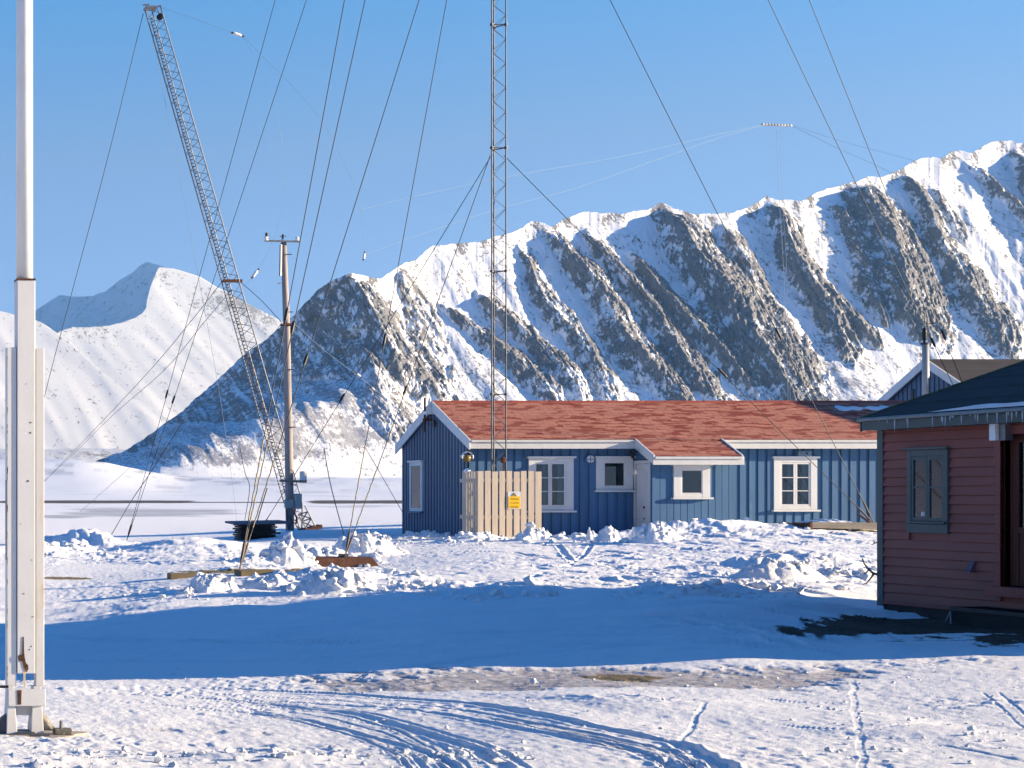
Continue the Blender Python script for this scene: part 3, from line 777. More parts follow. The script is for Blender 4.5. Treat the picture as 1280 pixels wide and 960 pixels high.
# red shingles: courses of flat tiles, some courses redder where the frost is gone
m_tile, n, b, o = newmat("red_roof_shingles")
tv = mapping(n, (1, 1.1, 1))
br = N(n, "ShaderNodeTexBrick"); n.links.new(tv, br.inputs["Vector"])
br.inputs["Scale"].default_value = 1.0; br.inputs["Brick Width"].default_value = 0.34; br.inputs["Row Height"].default_value = 0.20
br.inputs["Mortar Size"].default_value = 0.006; br.inputs["Mortar Smooth"].default_value = 0.3; br.inputs["Bias"].default_value = -0.3
br.inputs["Color1"].default_value = (0.42, 0.172, 0.115, 1); br.inputs["Color2"].default_value = (0.33, 0.128, 0.09, 1); br.inputs["Mortar"].default_value = (0.05, 0.02, 0.015, 1)
tv2 = mapping(n, (1.0, 3.2, 1), (0, 0, R(-12)))
t1 = noise_node(n, 2.1, 3, tv2, 0.55)
c = mixc(n, ramp(n, t1.outputs[0], [(0.525, (0, 0, 0)), (0.55, (1, 1, 1))]).outputs[0], br.outputs[0], (0.19, 0.028, 0.014))
t2 = noise_node(n, 0.5, 6, tv, 0.6)
c = mixc(n, ramp(n, t2.outputs[0], [(0.35, (0, 0, 0)), (0.8, (0.5, 0.5, 0.5))]).outputs[0], c, (0.36, 0.17, 0.13))
n.links.new(c, b.inputs["Base Color"]); b.inputs["Roughness"].default_value = 0.7; b.inputs["Specular IOR Level"].default_value = 0.25
t3 = noise_node(n, 30, 5, tv); bump(n, b, t3.outputs[0], 0.3, 0.006)
m_ridge = simple("red_ridge_tiles", (0.26, 0.07, 0.045), 0.6, 0.2, 3, c2=(0.42, 0.18, 0.12), wear=0.5)

# ------------------------------------------------------------------ helpers for houses
def boards_y(mb, x0, x1, y, zf, zt, pitch, w, t, skip=(), rnd=0.0):
    """upright boards on a wall whose face is at depth y; zf/zt functions of x; skip: list of (x0,x1,z0,z1) openings"""
    x = x0
    while x < x1 - 0.02:
        a, b2 = x, min(x + w, x1)
        lo, hi = zf(a), min(zt(a), zt(b2))
        segs = [(lo, hi)]
        for (sx0, sx1, sz0, sz1) in skip:
            if b2 > sx0 and a < sx1:
                ns = []
                for (l, h) in segs:
                    if sz0 > l: ns.append((l, min(h, sz0)))
                    if sz1 < h: ns.append((max(l, sz1), h))
                segs = [s for s in ns if s[1] - s[0] > 0.03]
        for (l, h) in segs: mb.box(a, b2, y - t * random.uniform(.85, 1.1), y + 0.004, l, h)
        x += pitch * random.uniform(1 - rnd, 1 + rnd)
def boards_x(mb, y0, y1, x, zf, zt, pitch, w, t, skip=()):
    y = y0
    while y < y1 - 0.02:
        a, b2 = y, min(y + w, y1)
        segs = [(zf(a), min(zt(a), zt(b2)))]
        for (sy0, sy1, sz0, sz1) in skip:
            if b2 > sy0 and a < sy1:
                ns = []
                for (l, h) in segs:
                    if sz0 > l: ns.append((l, min(h, sz0)))
                    if sz1 < h: ns.append((max(l, sz1), h))
                segs = [s for s in ns if s[1] - s[0] > 0.03]
        for (l, h) in segs: mb.box(x - t, x + 0.004, a, b2, l, h)
        y += pitch

def window_y(par, y, x0, x1, z0, z1, cols, rows, trim=0.14, mat=None, sash=0.045, curtain='sides', bar=0.022, wide_right=0.0):
    """a window in a wall facing the camera (-Y) at depth y; outer trim from x0..x1, z0..z1"""
    mat = mat or m_white
    gx0, gx1, gz0, gz1 = x0 + trim, x1 - trim - wide_right, z0 + 0.09, z1 - 0.10
    f = MB()
    f.box(x0, gx0, y - 0.055, y + 0.02, z0, z1); f.box(gx1, x1, y - 0.055, y + 0.02, z0, z1)
    f.box(gx0, gx1, y - 0.053, y + 0.02, gz1, z1); f.box(gx0, gx1, y - 0.053, y + 0.02, z0, gz0)
    w = obj("window", f, mat, par, bevel=0.004)
    h = MB().box(x0 - 0.045, x1 + 0.045, y - 0.115, y + 0.01, z1 + 0.002, z1 + 0.055); obj("header", h, mat, w, bevel=0.006)
    s = MB().box(x0 - 0.05, x1 + 0.05, y - 0.13, y + 0.01, z0 - 0.05, z0 - 0.002); obj("sill", s, mat, w, bevel=0.006)
    sh = MB(); cw = (gx1 - gx0) / cols
    for c in range(cols):
        a, b2 = gx0 + c * cw + 0.002, gx0 + (c + 1) * cw - 0.002
        sh.box(a, a + sash, y - 0.045, y - 0.01, gz0 + 0.001, gz1 - 0.001); sh.box(b2 - sash, b2, y - 0.045, y - 0.01, gz0 + 0.001, gz1 - 0.001)
        sh.box(a + sash, b2 - sash, y - 0.044, y - 0.01, gz0 + 0.001, gz0 + sash); sh.box(a + sash, b2 - sash, y - 0.044, y - 0.01, gz1 - sash, gz1 - 0.001)
        for r in range(1, rows):
            zz = gz0 + sash + (gz1 - gz0 - 2 * sash) * r / rows
            sh.box(a + sash, b2 - sash, y - 0.042, y - 0.012, zz - bar / 2, zz + bar / 2)
    obj("sash", sh, mat, w, bevel=0.002)
    g = MB()
    for c in range(cols):
        a, b2 = gx0 + c * cw + sash, gx0 + (c + 1) * cw - sash
        g.box(a - .004, b2 + .004, y - 0.030, y - 0.024, gz0 + sash - .004, gz1 - sash + .004)
    obj("pane", g, m_glass, w)
    k = MB().box(gx0, gx1, y + 0.10, y + 0.12, gz0, gz1); k.box(gx0 - .02, gx0, y - .01, y + .12, gz0, gz1); k.box(gx1, gx1 + .02, y - .01, y + .12, gz0, gz1)
    obj("room_behind", k, m_interior, w)
    cc = MB()
    def folds(a, b2, zb):
        nn = 14
        V = np.zeros((2, nn + 1, 3))
        for i in range(nn + 1):
            xx = a + (b2 - a) * i / nn
            V[:, i, 0] = xx; V[:, i, 1] = y + 0.045 + 0.012 * math.sin(i * 1.7); V[0, i, 2] = zb; V[1, i, 2] = gz1
        V2_ = V.copy(); V2_[:, :, 1] += 0.006
        cc.grid(V); cc.grid(V2_)
    W_ = gx1 - gx0
    if curtain == 'sides':
        folds(gx0 + W_ * .30, gx0 + W_ * .5, gz0); folds(gx1 - W_ * .22, gx1, gz0); folds(gx0, gx0 + W_ * .10, gz0)
        obj("curtain", cc, m_curtain, w)
    elif curtain == 'blind':
        cc.box(gx0, gx1, y + .05, y + .056, gz0, gz1); obj("blind", cc, m_darkblind, w)
    return w

def slab_roof(mb, x0, x1, ya, za, yb, zb, t):
    """a roof plane from (ya, za) to (yb, zb) with thickness t straight down"""
    return mb.hexa([(x0, ya, za - t), (x1, ya, za - t), (x1, yb, zb - t), (x0, yb, zb - t)], [(x0, ya, za), (x1, ya, za), (x1, yb, zb), (x0, yb, zb)])
def courses(mb, x0, x1, ya, za, yb, zb, step=0.2, lip=0.012):
    """overlapping shingle courses"""
    L = math.hypot(yb - ya, zb - za); nn = max(1, int(round(L / step)))
    for i in range(nn):
        p, q = i / nn, (i + 1) / nn
        y0_, z0_, y1_, z1_ = ya + (yb - ya) * p, za + (zb - za) * p, ya + (yb - ya) * q, za + (zb - za) * q
        mb.hexa([(x0, y0_, z0_ + .002), (x1, y0_, z0_ + .002), (x1, y1_, z1_ + .0005), (x0, y1_, z1_ + .0005)],
                [(x0, y0_, z0_ + lip + .003), (x1, y0_, z0_ + lip + .003), (x1, y1_, z1_ + .003), (x0, y1_, z1_ + .003)])

# ------------------------------------------------------------------ blue house
BX0, BX1, BY0, BY1, BYR = 18.56, 30.6, 48.0, 52.6, 50.2
ZE, ZR = 2.97, 4.02; YE0, YE1 = 47.70, 52.85
bh = thing("blue_house", "long low blue boarded house with red shingle roof and white trim", "house", (24.5, 50.3, 0.5))
rise = (ZR - ZE) / (BYR - YE0)
def roofz(y): return ZR - rise * abs(y - BYR) * (1.0 if y < BYR else (BYR - YE0) / (YE1 - BYR))
W1 = (20.06, 21.18, 1.20, 2.50); W2 = (21.74, 22.66, 1.71, 2.50); W4 = (26.18, 27.26, 1.22, 2.50)
WGX0, WGX1, WGY = 22.72, 24.62, 47.05
mb = MB()
mb.box(BX0, BX1, BY0, BY0 + 0.12, 0.0, 2.90)          # front wall
wall = obj("wall", MB().box(BX0 + .001, W1[0] + .1, BY0, BY0 + .1, 0, 2.90).box(W1[0] + .1, W1[1] - .1, BY0, BY0 + .1, 0, W1[2] + .05).box(W1[0] + .1, W1[1] - .1, BY0, BY0 + .1, W1[3] - .05, 2.9)
           .box(W1[1] - .1, W2[0] + .1, BY0, BY0 + .1, 0, 2.9).box(W2[0] + .1, W2[1] - .1, BY0, BY0 + .1, 0, W2[2] + .05).box(W2[0] + .1, W2[1] - .1, BY0, BY0 + .1, W2[3] - .05, 2.9)
           .box(W2[1] - .1, W4[0] + .1, BY0, BY0 + .1, 0, 2.9).box(W4[0] + .1, W4[1] - .1, BY0, BY0 + .1, 0, W4[2] + .05).box(W4[0] + .1, W4[1] - .1, BY0, BY0 + .1, W4[3] - .05, 2.9)
           .box(W4[1] - .1, BX1, BY0, BY0 + .1, 0, 2.9).box(BX1 - .1, BX1, BY0 + .1, BY1, 0, 2.9).box(BX0, BX1 - .1, BY1 - .1, BY1, 0, 2.85), m_blue, bh)
bm_ = MB()
boards_y(bm_, BX0 + 0.02, WGX0 - .02, BY0, lambda x: 0.02, lambda x: 2.86, 0.232, 0.150, 0.034, [(W1[0] - .0, W1[1], W1[2] - .05, W1[3] + .05), (W2[0], W2[1], W2[2] - .05, W2[3] + .05)], 0.03)
boards_y(bm_, WGX1 + 0.03, BX1, BY0, lambda x: 0.02, lambda x: 2.86, 0.232, 0.150, 0.036, [(W4[0], W4[1], W4[2] - .05, W4[3] + .05)], 0.03)
obj("wall_boards", bm_, m_blue, wall)
# gable
gw = MB()
def gz_b(y): return roofz(y) - 0.06
GWY0, GWY1, GWZ0, GWZ1 = 51.05, 51.98, 1.15, 2.46
pts = [(BY0, 0.0), (BY1, 0.0), (BY1, gz_b(BY1)), (BYR, gz_b(BYR)), (BY0, gz_b(BY0))]
gw.add([(BX0, y, z) for y, z in pts] + [(BX0 + 0.1, y, z) for y, z in pts], [(0, 1, 2, 3, 4), (9, 8, 7, 6, 5)] + [(i, (i + 1) % 5, (i + 1) % 5 + 5, i + 5) for i in range(5)])
gable = obj("gable_wall", gw, m_blue_gable, bh)
gb = MB(); boards_x(gb, BY0 + .0, BY1, BX0, lambda y: 0.02, gz_b, 0.205, 0.12, 0.028, [(GWY0, GWY1, GWZ0 - .04, GWZ1)])
obj("wall_boards", gb, m_blue_gable, gable)
fw = MB()
x_ = BX0 - 0.05
fw.box(x_, BX0 + .0, GWY0, GWY0 + .11, GWZ0, GWZ1); fw.box(x_, BX0, GWY1 - .11, GWY1, GWZ0, GWZ1); fw.box(x_ + .002, BX0, GWY0 + .11, GWY1 - .11, GWZ1 - .09, GWZ1); fw.box(x_ + .002, BX0, GWY0 + .11, GWY1 - .11, GWZ0, GWZ0 + .09)
gwo = obj("window", fw, m_white, gable)
obj("header", MB().box(x_ - .05, BX0, GWY0 - .05, GWY1 + .05, GWZ1 + .002, GWZ1 + .05), m_white, gwo)
obj("sill", MB().box(x_ - .06, BX0, GWY0 - .05, GWY1 + .05, GWZ0 - .05, GWZ0 - .002), m_blue_gable, gwo)
obj("pane", MB().box(x_ + .015, x_ + .022, GWY0 + .1, GWY1 - .1, GWZ0 + .08, GWZ1 - .08), m_glass, gwo)
cv = MB(); V = np.zeros((14, 13, 3))
for i in range(14):
    for j in range(13):
        V[i, j] = (x_ + .034 + .008 * math.sin(j * 1.9 + .4 * math.sin(i)), GWY0 + .1 + (GWY1 - GWY0 - .2) * j / 12, GWZ0 + .08 + (GWZ1 - GWZ0 - .16) * i / 13)
cv.grid(V); obj("curtain", cv, simple("frosted_curtain", (.50, .58, .66), .8, .25, 9, stretch=(6, 6, .5)), gwo)
# roof
rf = MB(); slab_roof(rf, BX0 - .08, BX1, YE0, ZE, BYR, ZR, 0.07); slab_roof(rf, BX0 - .08, BX1, YE1, ZE, BYR + .001, ZR, 0.07)
roof = obj("roof", rf, m_white_old, bh)
cs = MB(); courses(cs, BX0 - .06, BX1, YE0 - .03, ZE - .008, BYR - .03, ZR - .008); courses(cs, BX0 - .06, BX1, YE1 + .03, ZE - .008, BYR + .03, ZR - .008)
obj("shingles", cs, m_tile, roof)
rd = MB(); x = BX0 - .08
while x < BX1:
    rd.hexa([(x, BYR - .10, ZR - .03), (x + .5, BYR - .10, ZR - .03), (x + .5, BYR + .10, ZR - .03), (x, BYR + .10, ZR - .03)],
            [(x, BYR - .035, ZR + .035), (x + .49, BYR - .035, ZR + .03), (x + .49, BYR + .035, ZR + .03), (x, BYR + .035, ZR + .035)]); x += 0.505
obj("ridge_tiles", rd, m_ridge, roof)
fa = MB()
fa.box(BX0 - .08, 22.60, YE0 - .035, YE0 - .003, ZE - .235, ZE - .035); fa.box(24.74, BX1, YE0 - .035, YE0 - .003, ZE - .235, ZE - .035)
obj("fascia", fa, m_white_old, roof, bevel=0.004)
gt = MB(); gt.box(BX0 - .07, 22.59, YE0 - .075, YE0 - .037, ZE - .075, ZE - .02); gt.box(24.75, BX1, YE0 - .075, YE0 - .037, ZE - .075, ZE - .02)
obj("gutter", gt, m_white_old, roof, bevel=0.008)
rk = MB()
def rake(mb, x, ya, za, yb, zb, h=0.24, t=0.04, drop=0.0):
    mb.hexa([(x - t, ya, za - h), (x, ya, za - h), (x, yb, zb - h), (x - t, yb, zb - h)], [(x - t, ya, za + .02), (x, ya, za + .02), (x, yb, zb + .02), (x - t, yb, zb + .02)])
rake(rk, BX0 - .081, YE0 - .06, ZE - .02, BYR - .001, ZR + .01); rake(rk, BX0 - .081, YE1 + .05, ZE - .02, BYR + .001, ZR + .01)
obj("bargeboard", rk, m_white, roof, bevel=0.005)
so = MB()
so.hexa([(BX0 - .08, YE0, ZE - .09), (BX0 - .005, YE0, ZE - .09), (BX0 - .005, BYR, ZR - .09), (BX0 - .08, BYR, ZR - .09)], [(BX0 - .08, YE0, ZE - .072), (BX0 - .005, YE0, ZE - .072), (BX0 - .005, BYR, ZR - .072), (BX0 - .08, BYR, ZR - .072)])
obj("soffit", so, m_white_old, roof)
window_y(bh, BY0, *W1, 2, 3, wide_right=0.05); window_y(bh, BY0, *W4, 2, 3, trim=0.16)
window_y(bh, BY0, *W2, 1, 1, trim=0.20, curtain=None, sash=0.02)
# entrance wing
W3 = (23.21, 24.10, 1.53, 2.30)
ww = MB()
ww.box(WGX0, W3[0] + .1, WGY, WGY + .08, 0, 2.5).box(W3[0] + .1, W3[1] - .1, WGY, WGY + .08, 0, W3[2] + .05).box(W3[0] + .1, W3[1] - .1, WGY, WGY + .08, W3[3] - .03, 2.5).box(W3[1] - .1, WGX1, WGY, WGY + .08, 0, 2.5)
ww.box(WGX1 - .08, WGX1, WGY + .08, BY0, 0, 2.5)
wzs = lambda y: 2.5 + (y - 46.75) * 0.455
ww.hexa([(WGX0, WGY + .08, 2.46), (WGX0 + .08, WGY + .08, 2.46), (WGX0 + .08, BY0, 2.46), (WGX0, BY0, 2.46)], [(WGX0, WGY + .08, wzs(WGY + .08) - .06), (WGX0 + .08, WGY + .08, wzs(WGY + .08) - .06), (WGX0 + .08, BY0, wzs(BY0) - .12), (WGX0, BY0, wzs(BY0) - .12)])
wing = obj("entrance_wing", ww, m_blue, bh)
wb = MB(); boards_y(wb, WGX0 + .01, WGX1, WGY, lambda x: 0.02, lambda x: 2.42, 0.17, 0.155, 0.018, [(W3[0], W3[1], W3[2] - .05, W3[3] + .1)], 0.03)
wb.box(WGX0 - .03, WGX0 + .05, WGY - .04, WGY + .04, 0, 2.42)
obj("wall_boards", wb, m_blue, wing)
window_y(bh, WGY, *W3, 1, 1, trim=0.19, curtain='blind', sash=0.02)
dr = MB(); xd = WGX0
dr.box(xd - .035, xd + .02, WGY + .07, WGY + .14, 0.2, 2.44); dr.box(xd - .035, xd + .02, BY0 - .10, BY0 - .03, 0.2, 2.44); dr.box(xd - .034, xd + .02, WGY + .14, BY0 - .10, 2.36, 2.44)
for k in range(5):
    a = WGY + .145 + k * 0.128; dr.box(xd - .02, xd + .01, a, a + .122, 0.25, 2.35)
dr.box(xd - .030, xd - .018, WGY + .145, BY0 - .105, 1.02, 1.05)
door = obj("door", dr, m_white, wing)
hd = MB(); hd.lathe((xd - .055, 47.42, 1.28), [(.02, 0), (.035, .012), (.02, .03)], 'X', 10); hd.tube([(xd - .02, 47.42, 1.28), (xd - .05, 47.42, 1.28)], .012); hd.lathe((xd - .045, 47.42, 1.0), [(.02, 0), (.02, .02)], 'X', 10); hd.lathe((xd - .045, 47.42, .74), [(.02, 0), (.02, .02)], 'X', 10)
obj("handle", hd, m_black, door)
wr = MB(); slab_roof(wr, 22.62, 24.72, 46.75, 2.54, 47.72, 2.955, 0.06)
wroof = obj("wing_roof", wr, m_white_old, wing)
cs = MB(); courses(cs, 22.63, 24.71, 46.72, 2.535, 47.70, 2.955); obj("shingles", cs, m_tile, wroof)
wf = MB(); wf.box(22.56, 24.78, 46.70, 46.735, 2.32, 2.52); obj("fascia", wf, m_white_old, wroof, bevel=.004)
wk = MB(); rake(wk, 22.615, 46.72, 2.54, 47.69, 2.97, .22); rake(wk, 24.765, 46.72, 2.54, 47.69, 2.97, .22); obj("bargeboard", wk, m_white, wroof, bevel=.004)
obj("gutter", MB().box(22.60, 24.74, 46.665, 46.70, 2.46, 2.515), m_white_old, wroof, bevel=.008)
# lamp, vent, cable box, light over the door, poles on the gable
lp = MB(); cx, cz = XX(584, 47.86), ZZ(572, 47.86)
lp.lathe((cx, 47.80, cz - .015), [(.02, 0), (.075, .015), (.095, .06), (.095, .12), (.05, .2)], 'Y', 24); lamp = obj("wall_lamp", lp, m_brass, bh, smooth=True)
lh = MB(); lh.tube([(cx + .135 * math.cos(t), 47.84, cz + .01 + .135 * math.sin(t)) for t in np.linspace(-.3, math.pi + .3, 18)], .022, 8); lh.box(cx - .13, cx + .13, 47.85, 48.0, cz + .03, cz + .06); obj("hood", lh, m_insul, lamp, smooth=True)
vt = MB(); cx, cz = XX(737, 47.95), ZZ(574, 47.95)
vt.lathe((cx, 47.90, cz), [(.105, 0), (.125, .02), (.125, .08)], 'Y', 28); vent = obj("round_vent", vt, m_blue, bh)
vd = MB()
for sx in (0, 1):
    for sz in (0, 1):
        ts = np.linspace(0, math.pi / 2, 8) + (sx * math.pi / 2 + sz * math.pi); c0 = (cx + .012 * (1 if math.cos(ts[3]) > 0 else -1), cz + .012 * (1 if math.sin(ts[3]) > 0 else -1))
        ring = [c0] + [(c0[0] + .075 * math.cos(t), c0[1] + .075 * math.sin(t)) for t in ts]; k = len(ring)
        vd.add([(a, 47.888, c) for a, c in ring] + [(a, 47.899, c) for a, c in ring], [tuple(range(k)), tuple(range(k, 2 * k))[::-1]] + [(i, (i + 1) % k, (i + 1) % k + k, i + k) for i in range(k)])
obj("vent_face", vd, m_white, vent)
cb = MB().box(XX(997, 47.9), XX(1014, 47.9), 47.86, 47.995, ZZ(570, 47.9), ZZ(563.5, 47.9)); cbx = obj("cable_box", cb, m_bluebox, bh, bevel=.01)
obj("knob", MB().lathe((XX(1009, 47.85), 47.84, ZZ(566.5, 47.85)), [(.02, 0), (.02, .03)], 'Y', 10), m_black, cbx)
obj("light_fitting", MB().box(XX(789, 47.5), XX(792, 47.5), 47.45, 47.5, ZZ(573, 47.5), ZZ(563, 47.5)).box(XX(787, 47.5), XX(794, 47.5), 47.4, 47.52, ZZ(566, 47.5), ZZ(563, 47.5)), m_black, bh)
gp = MB(); xg = BX0 - .2
gp.tube([P(531, 540, 50.35), P(531, 497, 50.35)], .028, 8); gp.box(P(529, 0, 50.3).x, BX0 - .05, 50.28, 50.34, ZZ(526, 50.3), ZZ(523, 50.3)); pp = obj("vent_pipe", gp, m_rust, bh)
gi = MB(); gi.lathe(P(537, 510, 50.2), [(.03, 0), (.05, .04), (.035, .09), (.055, .13), (.04, .18), (.02, .27)], 'Z', 12); gi.beam(P(534, 508, 50.2), P(540, 513, 50.2), .09, .05); gi.box(P(531, 0, 50.2).x, P(541, 0, 50.2).x, 50.1, 50.3, ZZ(518, 50.2), ZZ(514, 50.2))
obj("insulator", gi, m_insul, bh)
gb2 = MB(); cx = BX0 - .05; gb2.box(cx, BX0 - .02, 50.0, 50.5, ZZ(531, 50.2), ZZ(529, 50.2)); gb2.box(cx - .02, BX0 - .02, 50.1, 50.2, ZZ(534, 50.2), ZZ(526, 50.2)); obj("gable_bracket", gb2, m_black, bh)
# snow patch left on the shaded roof
random.seed(11)
sp = MB(); nn = 40; V = np.zeros((9, nn, 3))
for j in range(nn):
    x = 28.75 + 1.8 * j / (nn - 1); w = 0.55 + .45 * math.sin(j * .5) * math.sin(j * .23 + 1)
    for i in range(9):
        y = 49.72 + (i / 8 - .5) * .42 * (w + .15); V[i, j] = (x, y, roofz(y) + .004 + .045 * math.sin(i / 8 * math.pi) * (0.5 + .5 * w) * math.sin(math.pi * min(1, (j + .5) / 3, (nn - j) / 3) / 2))
sp.grid(V); tag(obj("roof_snow", sp, m_snow, None, True), "thin blue shaded snow left near the right end of the red roof", "snow patch")

# ------------------------------------------------------------------ picket fence screen round the mast foot
FY = 46.8
fe = thing("fence_screen", "pale wooden slat screen around the mast foot, against the blue house", "fence", (19.1, 47.2, .5))
fb = MB(); x0f, x1f = XX(597, FY), XX(678, FY)
pitch = (x1f - x0f) / 9.0
for k in range(9):
    a = x0f + k * pitch + .004 * math.sin(k * 3); w = pitch * (.78 if k != 8 else .86); zt = ZZ(589 - .5 * math.sin(k * 2.2), FY)
    fb.box(a, a + w, FY - .012 - .002 * (k % 3), FY + .012, 0.25, zt)
obj("front_slats", fb, m_wood, fe, bevel=.003)
sb = MB()
for k in range(6):
    a = FY + .03 + k * .165; sb.box(x0f - .012, x0f + .012, a, a + .10 + .02 * math.sin(k * 5), 0.25, ZZ(589, FY) + .01 * math.sin(k * 4))
obj("side_slats", sb, m_wood, fe, bevel=.003, label="shaded slats on the left return of the screen")
rl_ = MB()
for z in (1.0, 1.9): rl_.box(x0f + .012, x1f - .03, FY + .013, FY + .055, z, z + .09); rl_.box(x0f + .013, x0f + .05, FY + .06, 47.97, z, z + .09)
rl_.box(x1f - .09, x1f - .02, FY + .056, FY + .12, .25, 2.1)
obj("rail", rl_, m_wood, fe)
sg = MB(); yS = FY - .022
a0, a1, z0s, z1s = XX(635.5, yS), XX(650, yS), ZZ(635.5, yS), ZZ(620.5, yS)
sgn = thing("warning_sign", "yellow rectangular warning sign fixed to the front of the slat screen", "sign", ((a0 + a1) / 2, yS, z0s))
obj("sign_backing", MB().box(a0 - .015, a1 + .015, yS - .004, yS + .004, z0s - .02, ZZ(614.5, yS)), m_white, sgn)
sp_ = MB().box(a0, a1, yS - .010, yS - .0045, z0s, z1s)
xm = (a0 + a1) / 2; hw = .055
sp_.add([(xm - hw, yS - .010, z1s + .004), (xm + hw, yS - .010, z1s + .004), (xm, yS - .010, z1s + .095), (xm - hw, yS - .0045, z1s + .004), (xm + hw, yS - .0045, z1s + .004), (xm, yS - .0045, z1s + .095)], [(0, 1, 2), (5, 4, 3), (0, 3, 4, 1), (1, 4, 5, 2), (2, 5, 3, 0)])
obj("sign_plate", sp_, m_signyellow, sgn)
ik = MB(); yq = yS - .0105
def bar_(xa, xb, za, zb): ik.box(xa, xb, yq - .001, yq - .0002, za, zb)
for r_, (zf_, rows_) in enumerate(((.80, 2), (.50, 2), (.16, 2))):
    for q in range(rows_):
        zc = z0s + (z1s - z0s) * (zf_ - q * .10); xa = a0 + .03 + (.02 if q else 0); 
        while xa < a1 - .04:
            wv = random.uniform(.012, .04); bar_(xa, min(xa + wv, a1 - .025), zc, zc + (.014 if r_ != 1 else .010)); xa += wv + .008
for k in range(3):
    a, b_ = [((xm - hw, z1s + .006), (xm, z1s + .09)), ((xm + hw, z1s + .006), (xm, z1s + .09)), ((xm - hw, z1s + .01), (xm + hw, z1s + .01))][k]
    ik.beam((a[0], yq - .0006, a[1]), (b_[0], yq - .0006, b_[1]), .002, .010, (0, 1, 0))
ik.beam((xm + .012, yq - .0006, z1s + .066), (xm - .008, yq - .0006, z1s + .04), .002, .009, (0, 1, 0)); ik.beam((xm - .008, yq - .0006, z1s + .042), (xm + .006, yq - .0006, z1s + .022), .002, .009, (0, 1, 0))
obj("sign_lettering", ik, m_ink, sgn)
obj("front_post_snow", MB().lathe(P(584, 590.5, 47.3), [(.09, 0), (.085, .05), (.05, .09), (.01, .11)], 'Z', 10), m_snow, fe, smooth=True)

# ------------------------------------------------------------------ lattice masts
def lattice(a, b, w0, w1, seg_n, r=.022, rb=.008, roll=0.0, w_end_taper=None):
    """triangular lattice between points a and b; returns chords, braces"""
    a = Vector(a); b = Vector(b); d = (b - a).normalized(); L = (b - a).length
    u = d.cross(Vector((0, 1, 0))).normalized(); v = d.cross(u).normalized()
    def corner(t, k):
        w = w0 + (w1 - w0) * t
        if w_end_taper: w *= min(1, t / (w_end_taper) + .12) if isinstance(w_end_taper, float) else 1
        an = roll + k * 2 * math.pi / 3; rad = w / math.sqrt(3)
        return a + d * (L * t) + u * (rad * math.cos(an)) + v * (rad * math.sin(an))
    ch = MB(); brc = MB(); N_ = seg_n
    for k in range(3): ch.tube([corner(i / N_, k) for i in range(N_ + 1)], r, 6)
    for i in range(N_):
        t0, t1 = i / N_, (i + 1) / N_
        for k in range(3):
            k2 = (k + 1) % 3
            if i % 2: brc.tube([corner(t0, k), corner(t1, k2)], rb, 4, False)
            else: brc.tube([corner(t0, k2), corner(t1, k)], rb, 4, False)
    return ch, brc, corner
MX, MY = XX(621.5, 47.3), 47.3
mast = thing("lattice_mast", "tall upright steel lattice mast rising from behind the slat screen", "mast", (MX, MY, .4))
ztop = 33.6
zs = [ZZ(588 + 0, MY)]
ch, brc, cor = lattice((MX, MY, .3), (MX, MY, ztop), .35, .35, 112, .018, .007, roll=math.pi / 6)
obj("chords", ch, m_steel_dark, mast, True)
brc2 = MB(); A_ = np.array(ch.v)
# cross bracing on the three faces
Nn = 112
for i in range(Nn):
    t0, t1 = i / Nn, (i + 1) / Nn
    for k in range(3):
        brc2.tube([cor(t0, k), cor(t1, (k + 1) % 3)], .0068, 4, False) if (i + k) % 2 else brc2.tube([cor(t0, (k + 1) % 3), cor(t1, k)], .0060, 4, False)
obj("cross_bracing", brc2, m_steel, mast, True)
zf = ZZ(493, MY); zl = []
while zf < ztop: zl.append(zf); zf += 153.7 / F * MY
for z in zl:
    t = (z - .3) / (ztop - .3); fl = MB()
    for k in range(3):
        c_ = cor(t, k); fl.lathe(c_ + Vector((0, 0, -.03)), [(.045, 0), (.045, .025), (.03, .03), (.045, .035), (.045, .06)], 'Z', 8)
        fl.beam(cor(t, k), cor(t, (k + 1) % 3), .03, .02)
    obj("flange", fl, m_steel_dark, mast)
cbd = MB(); c_ = P(629, 575, 47.1); cbd.lathe(c_, [(.03, -.06), (.07, -.05), (.08, 0), (.06, .05), (.03, .06)], 'Y', 12)
cbd.tube([c_, c_ + Vector((.02, .02, -.35)), c_ + Vector((.0, .05, -.8))], .02, 6); obj("cable_coil", cbd, m_rust, mast)

LB = P(376, 664, 60.0); LT = P(190.5, 11, 60.0)
lean = thing("leaning_lattice_mast", "leaning grey lattice mast tilted left over the distant peak", "mast", LB)
ch, brc, cor = lattice(LB, LT, .54, .48, 62, .020, .009, roll=.35, w_end_taper=.06)
obj("chords", ch, m_steel, lean, True)
obj("bracing", brc, m_steel, lean, True)
ld = MB(); off = Vector((-.16, -.14, 0))
for k in range(150):
    t = .02 + .965 * k / 150; c_ = LB.lerp(LT, t) + off; ld.box(c_.x - .035, c_.x + .035, c_.y - .012, c_.y + .012, c_.z, c_.z + .035)
ld.beam(LB.lerp(LT, .02) + off + Vector((-.03, .02, 0)), LB.lerp(LT, .975) + off + Vector((-.03, .02, 0)), .02, .02)
obj("cable_ladder", ld, m_steel_dark, lean)
tp = MB(); c_ = LT; tp.box(c_.x - .24, c_.x + .10, c_.y - .2, c_.y + .2, c_.z - .02, c_.z + .05); tp.beam(c_ + Vector((-.2, 0, 0)), c_ + Vector((.26, 0, .10)), .05, .035); tp.beam(c_ + Vector((-.3, 0, .12)), c_ + Vector((-.1, 0, .14)), .04, .04)
obj("head_plate", tp, m_steel, lean)
